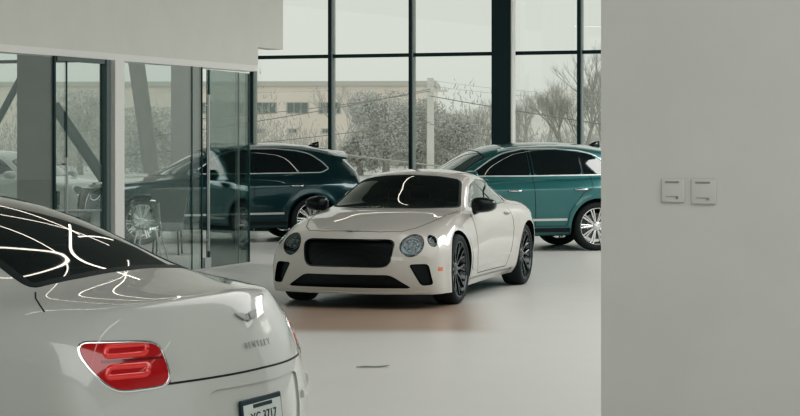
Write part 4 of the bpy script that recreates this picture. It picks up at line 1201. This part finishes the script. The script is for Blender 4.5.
bm = bmesh.new(); prism(bm, [(-260, 38.6), (-16, WY(-16) + .2), (13, WY(13) + .2), (70, 30), (70, 420), (-260, 420)], -.35, -.14); st(mesh_obj('ground_outside', bm, M['asphalt']))  # cut short on the right to keep a dark edge out of glass reflections
# wooded rise far behind
bm = bmesh.new(); n = 90; prev = None
for i in range(n + 1):
    x = -230 + 460 * i / n; z = 8.5 + 1 * math.sin(x * .05) + .8 * math.sin(x * .17 + 1) + random.uniform(-.7, .7) + 4.5 / (1 + math.exp(-(x - 18) / 6))
    cur = (bm.verts.new((x, 330, -.2)), bm.verts.new((x, 345, z * .7)), bm.verts.new((x, 372, z)), bm.verts.new((x, 400, z * .8)))
    if prev:
        for q in range(3): bm.faces.new((prev[q], cur[q], cur[q + 1], prev[q + 1]))
    prev = cur
st(mesh_obj('terrain_hill', bm, M['hill'], smooth=True))

# beige office block
root = thing('office_building', (-23, 200, -.14), math.radians(-3), 'pale beige two-storey office block with flat roof seen through the left windows', 'building')
bm = bmesh.new(); bx(bm, (2, 0, 4.4), (50, 16, 8.6)); mesh_obj('wall', bm, M['brick'], root)
bm = bmesh.new(); bx(bm, (2, 0, 8.75), (50.6, 16.6, .5)); mesh_obj('roof_parapet', bm, M['roof'], root)
def fwin(px, y, w, h):
    x = (px - 400) / F * 192 + 23; z = EYE - (y - 149) / F * 192 + .14
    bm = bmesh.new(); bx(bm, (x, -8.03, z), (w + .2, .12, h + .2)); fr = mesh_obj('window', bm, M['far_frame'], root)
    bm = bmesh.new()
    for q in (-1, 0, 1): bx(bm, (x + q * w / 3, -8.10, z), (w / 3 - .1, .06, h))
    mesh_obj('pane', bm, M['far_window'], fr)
for px in (207, 238, 270, 302, 334, 366): fwin(px, 108, 2.25, 1.05)
for px in (265, 297, 331): fwin(px, 131, .9, .35)

def bare_tree(name, loc, h, seed, m, label, group, spread=.5, depth=6, r0=.16):
    rnd = random.Random(seed); bm = bmesh.new()
    def branch(p, d, L_, r, k):
        q = p + d * L_; mid = (p + q) / 2 + V((rnd.uniform(-1, 1), rnd.uniform(-1, 1), 0)) * L_ * .05
        tube(bm, [p, mid, q], [r, r * .85, r * .7], 4 if k > 2 else 3, cap=False)
        if k == 0: return
        for c in range(3 if k > 1 else 3):
            ax_ = V((rnd.uniform(-1, 1), rnd.uniform(-1, 1), rnd.uniform(-.2, .5))).normalized()
            nd = (d + ax_ * spread * rnd.uniform(.6, 1.3) + V((0, 0, .12))).normalized()
            branch(p + d * L_ * rnd.uniform(.55, 1.), nd, L_ * rnd.uniform(.62, .85), r * .62, k - 1)
    branch(V((0, 0, -.2)), V((rnd.uniform(-.05, .05), 0, 1)).normalized(), h * .28, r0, depth)
    o = mesh_obj(name, bm, m, recalc=False); o.location = loc
    return tag(o, label, 'tree', group)
def evergreen(loc, h, w, seed, label):
    rnd = random.Random(seed)
    root = thing('evergreen_tree', loc, 0, label, 'tree', 'hazy evergreens beyond the windows')
    bm = bmesh.new(); tube(bm, [(0, 0, -.1), (0, 0, h * .8)], [.25, .08], 8); mesh_obj('trunk', bm, M['twigs'], root)
    bm = bmesh.new(); lobes = [(V((rnd.uniform(-.34, .34) * w, rnd.uniform(-.3, .3) * w, h * rnd.uniform(.25, .85))), rnd.uniform(.18, .32) * w) for _ in range(16)]
    lobes += [(V((0, 0, h * .5)), w * .38), (V((0, 0, h * .72)), w * .30), (V((0, 0, h * .28)), w * .42)]
    for _ in range(15000):
        c, r = rnd.choice(lobes); d = V((rnd.gauss(0, 1), rnd.gauss(0, 1), rnd.gauss(0, 1))).normalized()
        p = c + V((d.x, d.y, d.z * 1.2)) * r * rnd.uniform(.7, 1.08)
        if p.z < .2 or p.z > h: continue
        s_ = rnd.uniform(.03, .10); a = V((rnd.gauss(0, 1), rnd.gauss(0, 1), rnd.gauss(0, 1))).normalized(); b3 = a.cross(d).normalized()
        bm.faces.new([bm.verts.new(p + q) for q in (a * s_, b3 * s_ * .6, -a * s_, -b3 * s_ * .6)])
    mesh_obj('crown', bm, M['evergreen'], root, recalc=False)
g0 = lambda px, Y: ((px - 400) / F * Y, Y, -.14)
evergreen(g0(386, 113), 5.5, 4.4, 1, 'hazy grey evergreen between the office block and the utility pole')
evergreen(g0(360, 119), 3.2, 2.4, 2, 'low hazy evergreen in front of the office block, left of the taller one')
evergreen(g0(449, 115), 4.0, 4.1, 3, 'low hazy evergreen just right of the utility pole')
evergreen(g0(418, 120), 5.1, 3.9, 5, 'hazy evergreen standing directly behind the utility pole')
evergreen(g0(80, 122), 5.8, 6.2, 6, 'hazy evergreen seen through the left glass door')
evergreen(g0(152, 113), 4.4, 6.5, 7, 'wide low evergreen seen through the middle glass panel')
for i, (px, Y, h, far) in enumerate([(341, 150, 9.0, 1), (488, 120, 6.6, 1), (474, 150, 7.0, 1), (527, 125, 7.0, 1), (545, 140, 8.6, 1), (563, 120, 7.6, 0), (586, 105, 8.4, 0), (603, 115, 9.5, 0), (520, 156, 8.0, 1), (455, 158, 7.4, 1), (575, 158, 10.5, 1), (233, 156, 8, 1), (215, 140, 7, 1)]):
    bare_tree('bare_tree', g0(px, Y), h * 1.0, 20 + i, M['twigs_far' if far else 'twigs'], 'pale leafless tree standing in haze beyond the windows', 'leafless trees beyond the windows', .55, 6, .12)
# low brush in front of the hillside
rnd = random.Random(9); bm = bmesh.new()
for _ in range(26000):
    x = rnd.uniform(-60, 60); y = rnd.uniform(170, 185) ; z = abs(rnd.gauss(0, 1)) * 1.9 * (1 + .4 * math.sin(x * .3)) + (1.2 if x > 5 else 0) * rnd.random()
    s_ = rnd.uniform(.08, .3); a = V((rnd.gauss(0, .4), 0, 1)).normalized(); c = V((1, 0, 0))
    p = V((x, y, z - .1)); bm.faces.new([bm.verts.new(p + q) for q in (-c * .05, c * .05, a * s_ * 3)])
o = mesh_obj('brush', bm, M['twigs_far'], recalc=False); tag(o, 'pale tangled winter brush along the foot of the hillside', 'brush', kind='stuff')

# utility pole and wires
PYl = 110.; pp = g0(430.5, PYl); root = thing('utility_pole', pp, 0, 'pale tall utility pole with a crossarm outside the middle window', 'pole')
ztop = EYE - (78 - 149) / F * PYl + .14
bm = bmesh.new(); tube(bm, [(0, 0, -.1), (0, 0, ztop)], [.24, .20], 12); mesh_obj('pole', bm, M['pole'], root, smooth=True, auto=40)
zc = EYE - (91 - 149) / F * PYl + .14
bm = bmesh.new(); bx(bm, (0, -.18, zc), (2.1, .12, .13)); mesh_obj('crossarm', bm, M['pole'], root)
for x in (-.9, -.45, .45, .9):
    bm = bmesh.new(); lathe(bm, [(.03, zc + .06), (.05, zc + .12), (.03, zc + .2)], 10, axis='Z', c=(x, -.18, 0)); mesh_obj('insulator', bm, M['pole'], root)
def wire(p0, p1, sag, r, m, lab, grp):
    a, b_ = V(p0), V(p1); bm = bmesh.new()
    pts = [a.lerp(b_, t) - V((0, 0, sag * 4 * t * (1 - t))) for t in [k / 16 for k in range(17)]]
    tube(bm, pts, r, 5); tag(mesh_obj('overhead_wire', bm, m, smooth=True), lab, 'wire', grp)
Yp = PYl - .3
for (xa, ya, xb, yb, Ya, Yb, sag, r, m) in [
    (430, 89, 150, 137, Yp, 70, .15, .022, 'wire'), (430, 91, 180, 120, Yp, 85, .2, .02, 'wire'), (430, 84, 160, 92, Yp, 80, .2, .012, 'wire_pale'),
    (430, 122, 120, 156, Yp, 60, .1, .022, 'wire'),
    (430, 96, 700, 139, Yp, 62, .05, .026, 'wire'), (430, 124, 720, 172, Yp, 55, .1, .022, 'wire'), (430, 86, 720, 106, Yp, 80, .2, .012, 'wire_pale'),
    (430, 80, 690, 96, Yp, 85, .3, .010, 'wire_pale'), (330, 153, 470, 170, 45, 45, .0, .022, 'wire_pale')]:
    wire(at(xa, ya, Ya), at(xb, yb, Yb), sag, r, M[m], 'thin overhead wire crossing the hazy view outside', 'overhead wires outside')

# silver car outside, beyond the left glass
SIL = suv('sport_utility_car', 'silver sport utility car outside, dimly seen through the left glass panels', (-8.6, 40.6), math.atan2(-.50, .86), M['silver'], style='five', level=2)
SIL['z'] = -.14; SIL['lines'] = [l for l in SIL['lines'] if l['name'] in ('window_chrome', 'door_gap', 'sill_trim')]

for sp in CARS: make_car(sp)
make_car(SIL) if 'NOSIL' not in globals() else None

# ------------------------------------------------------------------ light, world, camera
w = bpy.data.worlds.new('overcast'); bpy.context.scene.world = w; w.use_nodes = True
nt = w.node_tree; N = nt.nodes; L = nt.links; bg = N['Background']
tc = N.new('ShaderNodeTexCoord'); sp = N.new('ShaderNodeSeparateXYZ'); L.new(tc.outputs['Generated'], sp.inputs[0])
rp = N.new('ShaderNodeValToRGB'); L.new(sp.outputs['Z'], rp.inputs['Fac'])
rp.color_ramp.elements[0].position = 0.; rp.color_ramp.elements[0].color = (.615, .625, .585, 1)
rp.color_ramp.elements[1].position = .5; rp.color_ramp.elements[1].color = (.75, .76, .72, 1)
e = rp.color_ramp.elements.new(.05); e.color = (.675, .685, .645, 1)
L.new(rp.outputs['Color'], bg.inputs['Color']); bg.inputs['Strength'].default_value = 1.12

cam = bpy.data.cameras.new('camera'); co = bpy.data.objects.new('camera', cam); C.objects.link(co)
cam.lens = 36 * F / 800; cam.sensor_width = 36; cam.sensor_fit = 'HORIZONTAL'; cam.shift_y = -59 / 800
co.location = (0, 0, EYE); co.rotation_euler = (PI / 2, 0, 0); cam.clip_end = 1000; cam.clip_start = .05
bpy.context.scene.camera = co
vs = bpy.context.scene.view_settings
vs.view_transform = 'Standard'; vs.look = 'None'; vs.exposure = 0.; vs.gamma = 1.
vs.use_curve_mapping = True; cm = vs.curve_mapping
for ci, pts in ((3, ((.03, .0205), (.12, .108))), (0, ((.03, .026), (.12, .118)))):
    for p in pts: cm.curves[ci].points.new(*p)
cm.update()
